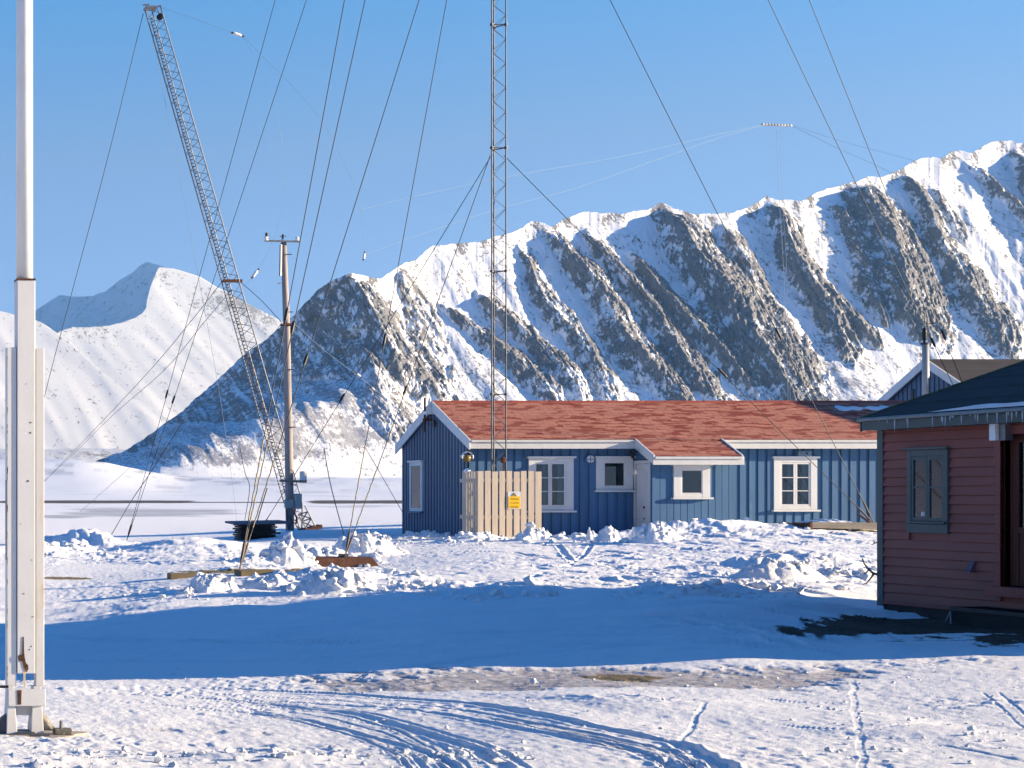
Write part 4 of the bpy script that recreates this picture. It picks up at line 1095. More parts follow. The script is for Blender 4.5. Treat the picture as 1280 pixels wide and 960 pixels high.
pl = MB(); c_ = P(200, 21, 59.9); pl.lathe(c_, [(.03, -.05), (.10, -.045), (.07, 0), (.10, .045), (.03, .05)], 'Y', 16); pl.tube([c_, P(197, 12, 59.9)], .015, 6); obj("pulley", pl, m_black, lean)
cl_ = MB(); c_ = P(281, 352, 60); cl_.box(c_.x - .10, c_.x + .5, c_.y - .2, c_.y - .1, c_.z - .04, c_.z + .05); obj("clamp_arm", cl_, m_rust, lean)
ft = MB(); q0, q1 = P(379, 663, 59.9), P(400, 658, 59.9)
ft.beam(q0, q1, .5, .12); foot = obj("foot_plate", ft, m_rust, lean)
st = MB(); 
for a, b_ in (((373, 643), (385, 664)), ((381, 632), (395, 660)), ((373, 643), (384, 640)), ((377, 652), (389, 648)), ((373, 643), (389, 648)), ((377, 652), (395, 660)), ((384, 640), (377, 652)), ((389, 648), (382, 660))): st.tube([P(*a, 59.7), P(*b_, 59.7)], .022, 6)
obj("foot_frame", st, m_steel_dark, lean)

# ------------------------------------------------------------------ guy wires
AIN = P(431, 697, 39.2); AOUT = P(299, 714, 33.2); BIN = P(322, 668, 55.5); BOUT = P(158, 677, 62.3); CIN = P(1093, 655, 46.95); COUT = Vector((34.6, 51.6, 1.2))
m_turn = simple('dark_turnbuckle_steel', (.05, .035, .03), .6, .3, 20)
def onm(z, dx=0.0): return Vector((MX + dx, MY, z))
guys = [(AIN, 9.95, "lowest guy wire from the upright mast down to the rusty beam"), (AIN, 19.7, "second guy wire from the rusty beam, rising steeply out of the picture"),
        (AOUT, 19.4, "guy wire from the left yellow-sleeved anchor passing just above the dark shoulder of the ridge"), (AOUT, 27.9, "guy wire from the left yellow-sleeved anchor, middle one of its three"), (AOUT, 34.0, "guy wire from the left yellow-sleeved anchor, leftmost and steepest of its three"),
        (BIN, 9.9, "guy wire from the upright mast ending behind the black slatted bin"),
        (BOUT, 27.5, "right one of two guy wires meeting at the far left ground anchor"), (BOUT, 33.2, "left one of two guy wires meeting at the far left ground anchor"),
        (CIN, 9.95, "guy wire running right from the upright mast down over the red roof"), (CIN, 19.0, "guy wire crossing the central rocky summit down to the right end of the blue house"),
        (COUT, 27.4, "left one of two parallel guy wires over the right mountain"), (COUT, 32.7, "right one of two parallel guy wires over the right mountain")]
for (A, z, lab) in guys:
    T = onm(min(z, 33.4), .17 if A.x > MX else -.17)
    gth = thing("guy_wire", lab, "guy wire", A, "guy wires of the upright mast")
    wv = MB(); Lg = (T - A).length; dr_ = (T - A).normalized()
    pts_ = []
    for i in range(25):
        t = i / 24; p = A.lerp(T, t); p.z -= Lg * .0016 * 4 * t * (1 - t); pts_.append(p)
    wv.tube(pts_, .0092, 5); obj("cable", wv, m_wire, gth, True)
    tb = MB(); s = A + dr_ * .18; e = A + dr_ * .65
    tb.tube([A, s], .012, 6); tb.tube([s, s + dr_ * .12, e - dr_ * .12, e], [.012, .024, .024, .012], 8); tb.tube([e, e + dr_ * .2], .012, 6)
    obj("turnbuckle", tb, m_turn, gth)
    ins = MB(); fr_ = 5.2 if Lg > 12 else 3.6; c_ = A + dr_ * fr_
    ins.tube([c_ - dr_ * .16, c_ - dr_ * .1, c_ + dr_ * .1, c_ + dr_ * .16], [.012, .032, .032, .012], 8); obj("insulator", ins, m_black, gth)
    if A in (AOUT, AIN):
        sl = MB(); q = 1.0
        for k in range(5):
            l_ = .24 if k % 2 == 0 else .16; sl.tube([A + dr_ * q, A + dr_ * (q + l_)], .0135, 6); q += l_ + .14
        obj("yellow_sleeve", sl, m_yellow, gth)
for A, nm in ((AIN, 0), (AOUT, 1), (BOUT, 2)):
    pass
# anchor stays: loose slack wires by the anchors
def wire(name, pts, r, mat, lab, cat="wire", group=None, sag=0.0, smoothn=6):
    Q = []
    pts = [Vector(p) for p in pts]
    for i in range(len(pts) - 1):
        p0 = pts[max(i - 1, 0)]; p1 = pts[i]; p2 = pts[i + 1]; p3 = pts[min(i + 2, len(pts) - 1)]
        for k in range(smoothn):
            t = k / smoothn; Q.append(.5 * ((2 * p1) + (p2 - p0) * t + (2 * p0 - 5 * p1 + 4 * p2 - p3) * t * t + (3 * p1 - p0 - 3 * p2 + p3) * t ** 3))
    Q.append(pts[-1])
    o = obj(name, MB().tube(Q, r, 5), mat, None, True, base=Q[-1]); return tag(o, lab, cat, group)
W_ = lambda l, Y: [P(a, b, Y) for a, b in l]
wire("stay_wire", [P(179, 17, 60), P(134, 200, 60), P(90, 365, 60), P(60, 478, 60), P(30, 600, 60), P(14, 664, 60)], .010, m_wire, "slack stay wire from the head of the leaning mast to the far left")
wire("stay_wire", [P(187, 30, 60), P(215, 170, 60.5), P(245, 330, 61), P(272, 478, 62), P(290, 600, 62), P(297, 664, 62)], 0.0050, m_wire_pale, "pale stay wire hanging just left of the leaning mast")
wire("antenna_wire", [P(200, 9, 60), P(245, 24, 60), P(290, 41, 60)], 0.0050, m_wire_pale, "short wire from the head of the leaning mast to the small insulator in the sky")
wire("antenna_wire", [P(304, 45, 60), P(330, 72, 60), P(370, 112, 60), P(405, 155, 60), P(420, 184, 60), P(440, 225, 60), P(451, 262, 60), P(454, 290, 60), P(456, 315, 60)], 0.0050, m_wire_pale, "curving antenna wire sagging from the small sky insulator towards the dark shoulder")
wire("antenna_wire", [P(304, 47, 60), P(325, 85, 60), P(345, 135, 60), P(353, 180, 60), P(355, 230, 60), P(346, 286, 60), P(322, 338, 60), P(300, 362, 60)], 0.0037, m_wire_pale, "faint drooping antenna wire down to the middle of the leaning mast")
wire("antenna_wire", [P(300, 352, 60), P(326, 375, 57), P(352, 403, 54)], .010, m_wire, "short wire between the leaning mast and the wooden pole")
wire("antenna_wire", [P(352, 404, 54), P(335, 424, 58), P(280, 478, 66), P(190, 560, 85), P(100, 640, 120)], .009, m_wire, "wire running from the pole's iron band down to the far left")
wire("antenna_wire", [P(283, 345, 60), P(240, 400, 66), P(190, 460, 75), P(120, 535, 95), P(60, 597, 120), P(30, 628, 140)], .012, m_wire, "upper one of two long wires slanting over the white slope")
wire("antenna_wire", [P(290, 362, 60), P(255, 403, 66), P(206, 462, 75), P(140, 520, 95), P(87, 572, 120), P(40, 615, 140)], .011, m_wire, "lower one of two long wires slanting over the white slope")
wire("antenna_wire", [P(367, 404, 54), P(408, 440, 56), P(448, 470, 58), P(492, 506, 60), P(530, 540, 62)], 0.0068, m_wire_pale, "pale wire from the pole's iron band across the dark mountain face")
wire("antenna_wire", [P(452, 470, 58), P(467, 487, 57), P(480, 498, 57), P(497, 520, 58)], 0.0050, m_wire_pale, "short loop of wire under the insulators before the dark rock")
wire("antenna_wire", [P(454, 555, 52), P(480, 600, 52), P(503, 640, 52)], .008, m_wire, "thin wire ending behind the left corner of the blue house")
wire("antenna_wire", [P(405, 560, 44), P(412, 600, 42), P(422, 640, 41), P(430, 668, 40)], .010, m_wire, "slack wire hanging to the snow left of the rusty beam")
wire("antenna_wire", [P(300, 560, 45), P(306, 590, 44), P(312, 610, 43), P(306, 650, 42)], .008, m_wire, "slack wire bending beside the left yellow-sleeved anchor")
wire("antenna_wire", [P(334, 610, 50), P(322, 650, 50), P(318, 672, 50)], .014, m_wire, "dark short stay just right of the yellow-sleeved anchor wires")
wire("antenna_wire", [P(233, 520, 62), P(190, 588, 62), P(165, 625, 62), P(135, 676, 61)], .013, m_wire, "brown stay rod slanting to the snow at the far left anchor")
wire("antenna_wire", [P(953, 157, 80), P(900, 172, 78), P(820, 200, 76), P(720, 235, 73), P(620, 262, 70), P(520, 295, 66), P(458, 318, 60)], 0.0056, m_wire_pale, "lower pale antenna wire crossing the sky from the spreader bar to the left")
wire("antenna_wire", [P(953, 156, 80), P(880, 172, 78), P(780, 195, 76), P(650, 218, 73), P(520, 245, 70), P(452, 262, 62)], 0.0050, m_wire_pale, "upper pale antenna wire crossing the sky from the spreader bar to the left")
wire("antenna_wire", [P(990, 157, 80), P(1040, 182, 79), P(1106, 212, 78), P(1200, 260, 76), P(1300, 300, 74)], 0.0056, m_wire_pale, "lower pale antenna wire running right from the spreader bar")
wire("antenna_wire", [P(990, 156, 80), P(1050, 176, 79), P(1110, 192, 78), P(1200, 215, 76), P(1320, 235, 74)], 0.0043, m_wire_pale, "upper pale antenna wire running right from the spreader bar")
wire("antenna_wire", [P(971, 163, 80), P(973, 230, 80), P(979, 330, 80), P(984, 450, 80), P(985, 540, 80)], 0.0062, m_wire_pale, "left one of two pale lead wires hanging from the spreader bar")
wire("antenna_wire", [P(974, 163, 80), P(977, 230, 80), P(983, 330, 80), P(987, 450, 80), P(988, 540, 80)], 0.0043, m_wire_pale, "right one of two pale lead wires hanging from the spreader bar")
# spreader bar and insulators in the air
spb = MB()
for k in range(10):
    a, b_ = P(952 + 3.8 * k, 155.5 + .15 * k, 80), P(955.2 + 3.8 * k, 155.7 + .15 * k, 80); spb.tube([a, a.lerp(b_, .3), a.lerp(b_, .7), b_], [.03, .055, .055, .03], 8)
spb.tube([P(951, 155.4, 80), P(991, 157, 80)], .025, 6)
tag(obj("spreader_bar", spb, simple("mottled_insulator", (.5, .48, .44), .4, .5, 5, bmp=0), None, True), "short white and brown insulator bar hanging in the sky above the mountain", "insulator bar")
def insul(px, py, Y, ang, lab, L=.34, r=.07):
    c_ = P(px, py, Y); d_ = Vector((math.cos(ang), 0, math.sin(ang))); m_ = MB()
    m_.tube([c_ - d_ * L, c_ - d_ * L * .8, c_ - d_ * L * .5, c_ - d_ * L * .2, c_, c_ + d_ * L * .4, c_ + d_ * L * .6, c_ + d_ * L], [.02, r, r * .6, r, r * .5, r, r * .5, .02], 10)
    th = thing("hanging_insulator", lab, "insulator", c_, "insulators strung on the antenna wires"); obj("insulator_body", m_, m_insul, th, True)
    obj("shackle", MB().tube([c_ - d_ * L * 1.35, c_ - d_ * L], .03, 6).tube([c_ + d_ * L, c_ + d_ * L * 1.35], .03, 6), m_rust, th)
insul(297, 43, 60, -.3, "white insulator hanging in the sky right of the leaning mast's head", .15, .06)
insul(455, 320, 60, 1.4, "pale insulator hanging in the sky above the dark shoulder", .10, .05)
insul(319, 342, 60, .9, "dark-shackled insulator between the leaning mast and the pole", .14, .06)
insul(448, 469, 58, -.7, "white insulator on the wire before the dark mountain face", .09, .05)
insul(467, 487, 58, -.7, "small lower insulator on the wire before the dark mountain face", .09, .05)

# ------------------------------------------------------------------ wooden pole
PY = 54.0
pole = thing("wooden_pole", "tall weathered wooden pole with a crossbar, beside the leaning mast's foot", "pole", P(361, 664, PY))
obj("shaft", MB().tube([P(362.5, 668, PY), P(361, 560, PY), P(358, 400, PY), P(354.5, 303, PY)], [.115, .112, .095, .078], 14), m_pole, pole, True)
cba = MB(); cba.beam(P(331, 301, PY - .12), P(374, 302, PY - .12), .06, .045); cba.beam(P(353, 303, PY - .12), P(353, 295, PY - .12), .04, .04); cba.tube([P(351, 306, PY - .1), P(350.5, 345, PY - .13)], .035, 6); crossbar = obj("crossbar", cba, m_steel, pole)
ci = MB(); ci.lathe(P(332.5, 301, PY - .12), [(.03, 0), (.07, .02), (.05, .07), (.07, .09), (.03, .13)], 'Z', 10); ci.lathe(P(371.5, 301, PY - .12), [(.03, 0), (.06, .02), (.04, .06), (.06, .08), (.02, .12)], 'Z', 10); obj("insulator", ci, m_insul, crossbar, True)
ca = MB(); ca.tube([P(333.5, 300, PY - .12), P(333.5, 291, PY - .12)], .045, 8); ca.tube([P(353.5, 298, PY - .12), P(353.5, 293, PY - .12)], .03, 6); ca.beam(P(350, 295.5, PY - .12), P(357.5, 295, PY - .12), .02, .015); obj("antenna_stub", ca, m_black, crossbar)
sr = MB()
for k in range(9):
    yy = 318 + 36 * k; xc = 355.3 + (yy - 303) * .022; s_ = -1 if k % 2 else 1
    sr.tube([P(xc, yy, PY - .1), P(xc + s_ * 9, yy, PY - .12)], .014, 5)
for k in range(3): sr.tube([P(353, 330 + 12 * k, PY - .1), P(349, 330 + 12 * k, PY - .14)], .014, 5)
obj("climbing_peg", sr, m_steel_dark, pole)
bd = MB(); bd.lathe(P(358.3, 406, PY), [(.115, -.04), (.12, 0), (.115, .04)], 'Z', 14); bd.beam(P(352, 406, PY), P(365, 406, PY), .3, .05); obj("iron_band", bd, m_rust, pole)
ar = MB(); ar.beam(P(350, 601, PY - .18), P(383, 602, PY - .18), .08, .07); arm = obj("side_arm", ar, m_woodgrey, pole)
obj("white_canister", MB().lathe(P(379, 600.5, PY - .18), [(.09, 0), (.095, .02), (.095, .22), (.10, .225), (.10, .25), (.03, .26)], 'Z', 18), m_insul, arm, True)
jb = MB(); a, b_ = P(368, 636, PY - .2), P(376, 617, PY - .2); jb.box(a.x, b_.x, PY - .32, PY - .12, a.z, b_.z); obj("junction_box", jb, m_box, pole, bevel=.01)
jb = MB(); a, b_ = P(356, 635, PY - .2), P(367, 624, PY - .2); jb.box(a.x, b_.x, PY - .22, PY - .14, a.z, b_.z); obj("junction_box", jb, m_box, pole, bevel=.01, label="smaller flat grey box")
bs = MB(); a, b_ = P(358, 663, PY), P(370, 636, PY); bs.tube([P(358, 636, PY - .17), P(359, 650, PY - .19), P(361, 664, PY - .2)], .03, 6); bs.tube([P(362, 645, PY - .19), P(365, 652, PY - .19), P(361, 660, PY - .19)], .025, 6); obj("cable_bundle", bs, m_steel_dark, pole)
rc = MB(); rc.tube([P(369, 636, PY - .25), P(368, 642, PY - .27), P(371, 647, PY - .28), P(370, 655, PY - .25)], .028, 6); obj("red_cable", rc, m_pink, pole)

# ------------------------------------------------------------------ black slatted bin
BYY = 50.0
bn = thing("slatted_bin", "low black slatted stack under a flat board, left of the wooden pole", "bin", P(320, 684, BYY))
lid = MB(); a, b_ = P(286, 655.5, BYY), P(354, 651.5, BYY); lid.hexa([(a.x, BYY - .55, a.z), (b_.x, BYY - .5, a.z + .02), (b_.x, BYY + .4, a.z + .05), (a.x, BYY + .4, a.z + .03)], [(a.x, BYY - .55, b_.z - .03), (b_.x, BYY - .5, b_.z), (b_.x, BYY + .4, b_.z + .03), (a.x, BYY + .4, b_.z)])
obj("lid", lid, simple("slate_blue_board", (.07, .09, .13), .6, .1), bn, bevel=.006)
bs = MB(); random.seed(9)
for k in range(11):
    z = P(0, 682 - 2.5 * k, BYY).z; l_ = random.uniform(294, 298); r_ = random.uniform(336, 346); bs.box(P(l_, 0, BYY).x, P(r_, 0, BYY).x, BYY - .42 + random.uniform(-.06, .06), BYY + .3, z, z + .043)
obj("tarred_slats", bs, m_tar, bn)

# ------------------------------------------------------------------ rusty beam, timbers
bmY = 39.3
rb_ = MB(); a, b_ = P(377, 708, bmY), P(466, 697, bmY)
rb_.hexa([(a.x, bmY - .25, a.z - .05), (P(470, 0, bmY).x, bmY - .25, a.z), (P(470, 0, bmY).x, bmY + .25, a.z + .0), (a.x, bmY + .25, a.z - .05)], [(P(385, 0, bmY).x, bmY - .2, b_.z), (P(462, 0, bmY).x, bmY - .2, b_.z), (P(466, 0, bmY).x, bmY + .2, b_.z + .02), (P(387, 0, bmY).x, bmY + .2, b_.z + .02)])
bth = thing("anchor_beam", "rusty brown steel anchor block lying among snow lumps", "anchor block", ((a.x + b_.x) / 2, bmY, a.z)); obj("block", rb_, m_rust, bth, bevel=.01)
eb = MB(); eb.box(AIN.x - .08, AIN.x + .08, bmY - .08, bmY + .06, b_.z, b_.z + .08); eb.tube([AIN + Vector((0, 0, -.1)), AIN + Vector((0, 0, .05))], .03, 6); obj("eye_bolt", eb, m_steel_dark, bth)
def plank(x0, x1, py, Y, h, dpt, lab, mat=m_woodgrey):
    a, b_ = P(x0, py, Y), P(x1, py, Y); return tag(obj("plank", MB().hexa([(a.x, Y - dpt, a.z - h), (b_.x, Y - dpt * .9, a.z - h), (b_.x, Y + dpt, a.z - h), (a.x, Y + dpt, a.z - h)], [(a.x, Y - dpt, a.z), (b_.x, Y - dpt * .9, a.z + .01), (b_.x, Y + dpt, a.z + .01), (a.x, Y + dpt, a.z)]), mat, None, bevel=.005), lab, "plank")
m_plank = simple("yellowed_plank", (.17, .13, .07), .8, .2, 6, stretch=(.3, 2, 2), c2=(.12, .09, .05))
plank(297, 342, 712.5, 33.4, .10, .22, "yellow-brown plank at the foot of the left anchor wires", m_plank)
plank(211, 246, 716.5, 34.0, .10, .14, "short brown plank half sunk in snow left of the anchor", m_plank)
plank(345, 392, 716.5, 33.8, .10, .16, "frosted grey plank behind the snow lumps, right of the anchor", m_woodgrey)
# timber platform edge beside the blue house
pf = thing("timber_platform", "low grey timber platform with snow on it, before the blue house's right end", "platform", P(1050, 664, 44))
a, b_ = P(1012, 660, 44.0), P(1135, 653.5, 44.0)
obj("edge_beam", MB().hexa([(a.x, 43.9, a.z), (b_.x, 43.9, a.z - .06), (b_.x, 44.05, a.z - .06), (a.x, 44.05, a.z)], [(a.x, 43.9, a.z + .14), (b_.x, 43.9, a.z + .11), (b_.x, 44.05, a.z + .11), (a.x, 44.05, a.z + .14)]), m_woodgrey, pf, bevel=.006)
obj("deck_board", MB().box(a.x + .05, b_.x, 44.06, 45.4, a.z + .05, a.z + .11), m_woodgrey, pf)
obj("end_block", MB().box(a.x - .06, a.x - .003, 43.88, 44.6, a.z - .2, a.z + .12).box(a.x + .15, a.x + .3, 44.06, 44.3, a.z - .4, a.z + .05), m_rust, pf)
sv = MB(); V = np.zeros((7, 26, 3))
for i in range(7):
    for j in range(26):
        x = XX(1016, 44.3) + (XX(1062, 44.3) - XX(1016, 44.3)) * j / 25; V[i, j] = (x, 44.0 + i * .17, a.z + .115 + .075 * math.sin(math.pi * i / 6) ** .5 * math.sin(math.pi * j / 25) ** .5 * (1 + .25 * math.sin(j * .9)))
sv.grid(V); tag(obj("platform_snow", sv, m_snow, None, True), "thin strip of snow lying on the grey timber platform", "snow patch")
bz = MB(); c_ = P(1092, 655, 43.8); bz.tube([P(1072, 642, 44.1), P(1088, 654, 44.0)], .025, 6); bz; tag(obj("rusty_brace", bz, m_rust, None), "short rusty brace rod leaning on the timber platform", "brace")
# ------------------------------------------------------------------ red house
RX, RY0, RY1 = 15.6, 18.2, 25.93
RXE, ZRE = 15.35, 2.635                 # eave edge
RS = 0.344
RXR = 19.4; ZRR = ZRE + (RXR - RXE) * RS; RX2 = 2 * RXR - RX
rh = thing("red_house", "dusky red clapboard house with black felt roof in shade at the right edge", "house", (19.4, 22, 0))
WY0, WY1, WZ0, WZ1 = YX(1189, RX), YX(1138, RX), 1.10, 2.18       # window, near edge first
DY1 = YX(1253, RX); DY0 = DY1 - 1.25; DZ0, DZ1 = 0.48, 2.33        # door opening
def lap_wall(mb, x, y0, y1, z0, z1, h=.118, skip=()):
    """lap siding on a wall facing -X"""
    z = z0
    while z < z1 - .01:
        zt = min(z + h, z1); segs = [(y0, y1)]
        for (sy0, sy1, sz0, sz1) in skip:
            if zt > sz0 + .01 and z < sz1 - .01:
                ns = []
                for l, q in segs:
                    if sy0 > l: ns.append((l, min(q, sy0)))
                    if sy1 < q: ns.append((max(l, sy1), q))
                segs = [s for s in ns if s[1] - s[0] > .02]
        for l, q in segs:
            # butt joints here and there
            t0 = .030 * random.uniform(.85, 1.15)
            mb.hexa([(x - t0, l, z + .009), (x + .003, l, z + .009), (x + .003, q, z + .009), (x - t0, q, z + .009)], [(x - .010, l, zt - .002), (x + .003, l, zt - .002), (x + .003, q, zt - .002), (x - .010, q, zt - .002)])
        z = zt
random.seed(3)
core = MB(); T = .15
core.box(RX + .005, RX + T, RY0, DY0, .15, ZRE).box(RX + .005, RX + T, DY0, DY1, .15, DZ0).box(RX + .005, RX + T, DY0, DY1, DZ1, ZRE).box(RX + .005, RX + T, DY1, WY0 + .06, .15, ZRE)
core.box(RX + .005, RX + T, WY0 + .06, WY1 - .06, .15, WZ0 + .05).box(RX + .005, RX + T, WY0 + .06, WY1 - .06, WZ1 - .05, ZRE).box(RX + .005, RX + T, WY1 - .06, RY1, .15, ZRE)
for ya, yb in ((RY0, RY0 + T), (RY1 - T, RY1)):
    pr = [(RX + T, .15), (RX2, .15), (RX2, ZRE + .03), (RXR, ZRR - .05), (RX + T, ZRE + .07)]
    core.add([(x, ya, z) for x, z in pr] + [(x, yb, z) for x, z in pr], [(0, 1, 2, 3, 4), (9, 8, 7, 6, 5)] + [(i, (i + 1) % 5, (i + 1) % 5 + 5, i + 5) for i in range(5)])
core.box(RX2 - T, RX2, RY0 + T, RY1 - T, .15, ZRE)
rwall = obj("wall", core, m_red, rh)
lw = MB(); lap_wall(lw, RX, RY0, RY1 - .03, .17, ZRE - .12, .118, [(DY0 - .16, DY1, 0.36, 3), (WY0, WY1, WZ0, WZ1)]); obj("clapboards", lw, m_red, rwall)
fd = MB(); fd.box(RX + .02, RX2, RY0 + .03, RY1 - .03, -.1, .16); obj("plinth", fd, simple("dark_plinth", (.035, .025, .025), .9, .3, 6), rh)
cb = MB(); cb.box(RX - .035, RX + .0, RY1 - .10, RY1 + .03, .10, ZRE - .15).box(RX, RX + .12, RY1 + .002, RY1 + .03, .1, ZRE - .15); obj("corner_board", cb, m_green, rh, bevel=.004)
ws = MB(); ws.box(RX - .03, RX + .004, RY0, DY0 - .16, .13, .185).box(RX - .03, RX + .004, DY1 + .02, RY1 - .1, .13, .185); obj("drip_board", ws, m_redtrim, rh)
# roof
rr = MB()
def slab_x(mb, xa, za, xb, zb, y0, y1, t):
    return mb.hexa([(xa, y0, za - t), (xb, y0, zb - t), (xb, y1, zb - t), (xa, y1, za - t)], [(xa, y0, za), (xb, y0, zb), (xb, y1, zb), (xa, y1, za)])
slab_x(rr, RXE, ZRE + .0, RXR, ZRR, RY0 - .3, RY1 + .03, .05); slab_x(rr, 2 * RXR - RXE, ZRE, RXR + .001, ZRR, RY0 - .3, RY1 + .03, .05)
rroof = obj("roof", rr, m_bitumen, rh)
fs = MB(); nst = 8
for k in range(nst):
    xa = RXE + (RXR - RXE) * k / nst; xb = RXE + (RXR - RXE) * (k + 1) / nst
    slab_x(fs, xa, ZRE + (xa - RXE) * RS + .008, xb + .03, ZRE + (xb - RXE) * RS + .012, RY0 - .29, RY1 + .0, .006)
obj("felt_strips", fs, m_bitumen, rroof)
es = MB(); slab_x(es, RXE - .01, ZRE + .012, RXR, ZRR + .022, RY1 - .03, RY1 + .05, .05); obj("mossy_verge", es, m_moss, rroof)
vb = MB(); slab_x(vb, RXE, ZRE - .04, RXR, ZRR - .04, RY1 + .032, RY1 + .055, .15); obj("verge_board", vb, m_green, rroof)
fc = MB(); fc.box(RXE - .005, RXE + .02, RY0 - .29, RY1 + .0, ZRE - .175, ZRE - .055).box(RXE + .02, RX - .0, RY0 - .29, RY1, ZRE - .175, ZRE - .155); obj("fascia", fc, m_green, rroof, bevel=.003)
gt = MB(); gt.tube([(RXE - .03, RY0 - .3, ZRE - .028), (RXE - .03, RY1 + .04, ZRE - .028)], .026, 8); obj("gutter", gt, simple("frosty_gutter", (.13, .17, .18), .5, .2, 7), rroof, True)
random.seed(21)
for k in range(34):
    y = YX(random.uniform(1098, 1290) if k > 8 else (1238 + 12 * k % 60), RXE) ; l_ = random.choice([.04, .06, .09, .13, .17]) * (1.5 if k % 6 == 0 else 1)
    ic = MB().tube([(RXE - .035, y, ZRE - .04), (RXE - .035, y + .002, ZRE - .04 - l_ * .5), (RXE - .034, y, ZRE - .04 - l_)], [.009, .006, .001], 6)
    obj("icicle", ic, m_ice, rroof, True)
sn = MB(); V = np.zeros((7, 60, 3))
for j in range(60):
    y = RY0 + (24.55 - RY0) * j / 59; w = .16 * (.7 + .4 * math.sin(j * .6) * math.sin(j * .23)) * min(1, (60 - j) / 14)
    for i in range(7):
        x = RXE + .02 + w * i / 6; V[i, j] = (x, y, ZRE + (x - RXE) * RS + .01 + .035 * math.sin(math.pi * i / 6) * min(1, (59 - j) / 8))
sn.grid(V); tag(obj("roof_snow", sn, m_snow, None, True), "narrow shaded snow strip along the eave of the black felt roof", "snow patch")
# window
wf = MB(); x = RX - .05
wf.box(x, RX + .02, WY0, WY0 + .085, WZ0 + .12, WZ1); wf.box(x, RX + .02, WY1 - .085, WY1, WZ0 + .12, WZ1); wf.box(x + .002, RX + .02, WY0 + .085, WY1 - .085, WZ1 - .085, WZ1); wf.box(x, RX + .02, WY0, WY1, WZ0, WZ0 + .118)
wn = obj("window", wf, m_green, rh, bevel=.004)
obj("header", MB().box(x - .04, RX, WY0 - .03, WY1 + .03, WZ1 + .002, WZ1 + .03), m_green, wn, bevel=.003)
obj("sill", MB().box(x - .03, RX, WY0 + .02, WY1 - .02, WZ0 + .122, WZ0 + .15), m_green, wn, bevel=.003)
sh = MB(); a0, a1, b0, b1 = WY0 + .087, WY1 - .087, WZ0 + .155, WZ1 - .087; am = (a0 + a1) / 2
for l, r_ in ((a0, am - .004), (am + .004, a1)):
    sh.box(x + .008, RX - .005, l, l + .04, b0, b1).box(x + .008, RX - .005, r_ - .04, r_, b0, b1).box(x + .009, RX - .005, l + .04, r_ - .04, b0, b0 + .045).box(x + .009, RX - .005, l + .04, r_ - .04, b1 - .045, b1)
    zz = b0 + (b1 - b0) * .52; sh.box(x + .010, RX - .006, l + .04, r_ - .04, zz - .012, zz + .012)
obj("sash", sh, m_green, wn)
g = MB(); g.box(x + .022, x + .028, a0 + .03, am - .03, b0 + .03, b1 - .03).box(x + .022, x + .028, am + .03, a1 - .03, b0 + .03, b1 - .03); obj("pane", g, m_glass, wn)
obj("blind", MB().box(RX + .035, RX + .042, a0, a1, b0 + .0, b1), simple("pale_blue_blind", (.24, .38, .44), .8, .04, 2, bmp=0), wn)
pt = MB(); pt.lathe((RX + .015, am + .13, b0 + .045), [(.03, 0), (.05, .03), (.045, .07), (.02, .09)], 'Z', 10).lathe((RX + .015, am + .26, b0 + .045), [(.03, 0), (.04, .03), (.03, .05)], 'Z', 10); obj("window_ornament", pt, m_insul, wn, True)
# door
df = MB(); x = RX - .03
df.box(x, RX + .03, DY1 - .09 + .09, DY1 + .10, DZ0 - .06, DZ1 + .11).box(x, RX + .03, DY0 - .12, DY0, DZ0 - .06, DZ1 + .11).box(x + .001, RX + .03, DY0, DY1, DZ1, DZ1 + .11)
dfo = obj("door_frame", df, m_redtrim, rh, bevel=.004)
obj("threshold", MB().box(RX - .16, RX + .12, DY0 - .10, DY1 + .10, DZ0 - .12, DZ0 - .0), m_redtrim, dfo, bevel=.004)
dl = MB(); xd = RX + .10; p0, p1 = DY0 + .02, DY1 - .02; gz0_, gz1_ = DZ0 + .72, DZ1 - .10
dl.box(xd, xd + .04, p0, p0 + .12, DZ0 + .01, DZ1).box(xd, xd + .04, p1 - .12, p1, DZ0 + .01, DZ1).box(xd + .001, xd + .04, p0 + .12, p1 - .12, DZ1 - .1, DZ1).box(xd + .001, xd + .04, p0 + .12, p1 - .12, gz0_ - .07, gz0_)
k = 0; y = p0 + .12
while y < p1 - .13: dl.box(xd + .012, xd + .035, y, min(y + .034, p1 - .12), DZ0 + .01, gz0_ - .07); y += .042
dl.box(RX + .03, xd, DY1 - .0, DY1 + .03, DZ0, DZ1).box(RX + .03, xd, DY0 - .03, DY0, DZ0, DZ1)
dleaf = obj("door", dl, m_roomred, rh)
obj("pane", MB().box(xd + .012, xd + .018, p0 + .12, p1 - .12, gz0_, DZ1 - .1), m_glass, dleaf)
obj("blind", MB().box(xd + .03, xd + .036, p0 + .12, p1 - .12, gz0_, DZ1 - .1), m_blind, dleaf)
# wall lamp
lx = RX; lb = MB(); ya, yb = YX(1248, lx - .1), YX(1240, lx - .1); za, zb = 1.6 + .0098 * 67, 1.6 + .0098 * 89
lb.box(lx - .14, lx - .02, ya, yb, za, zb); wl = obj("wall_lamp", lb, m_insul, rh, bevel=.008)
obj("bracket", MB().box(lx - .10, lx, ya - .12, ya - .01, za - .0, zb + .04).box(lx - .12, lx - .015, ya - .13, yb + .0, zb + .006, zb + .035), m_steel, wl, bevel=.004)
obj("base", MB().box(lx - .02, lx, yb - .02, yb + .16, zb - .2, zb - .04), m_redtrim, wl)
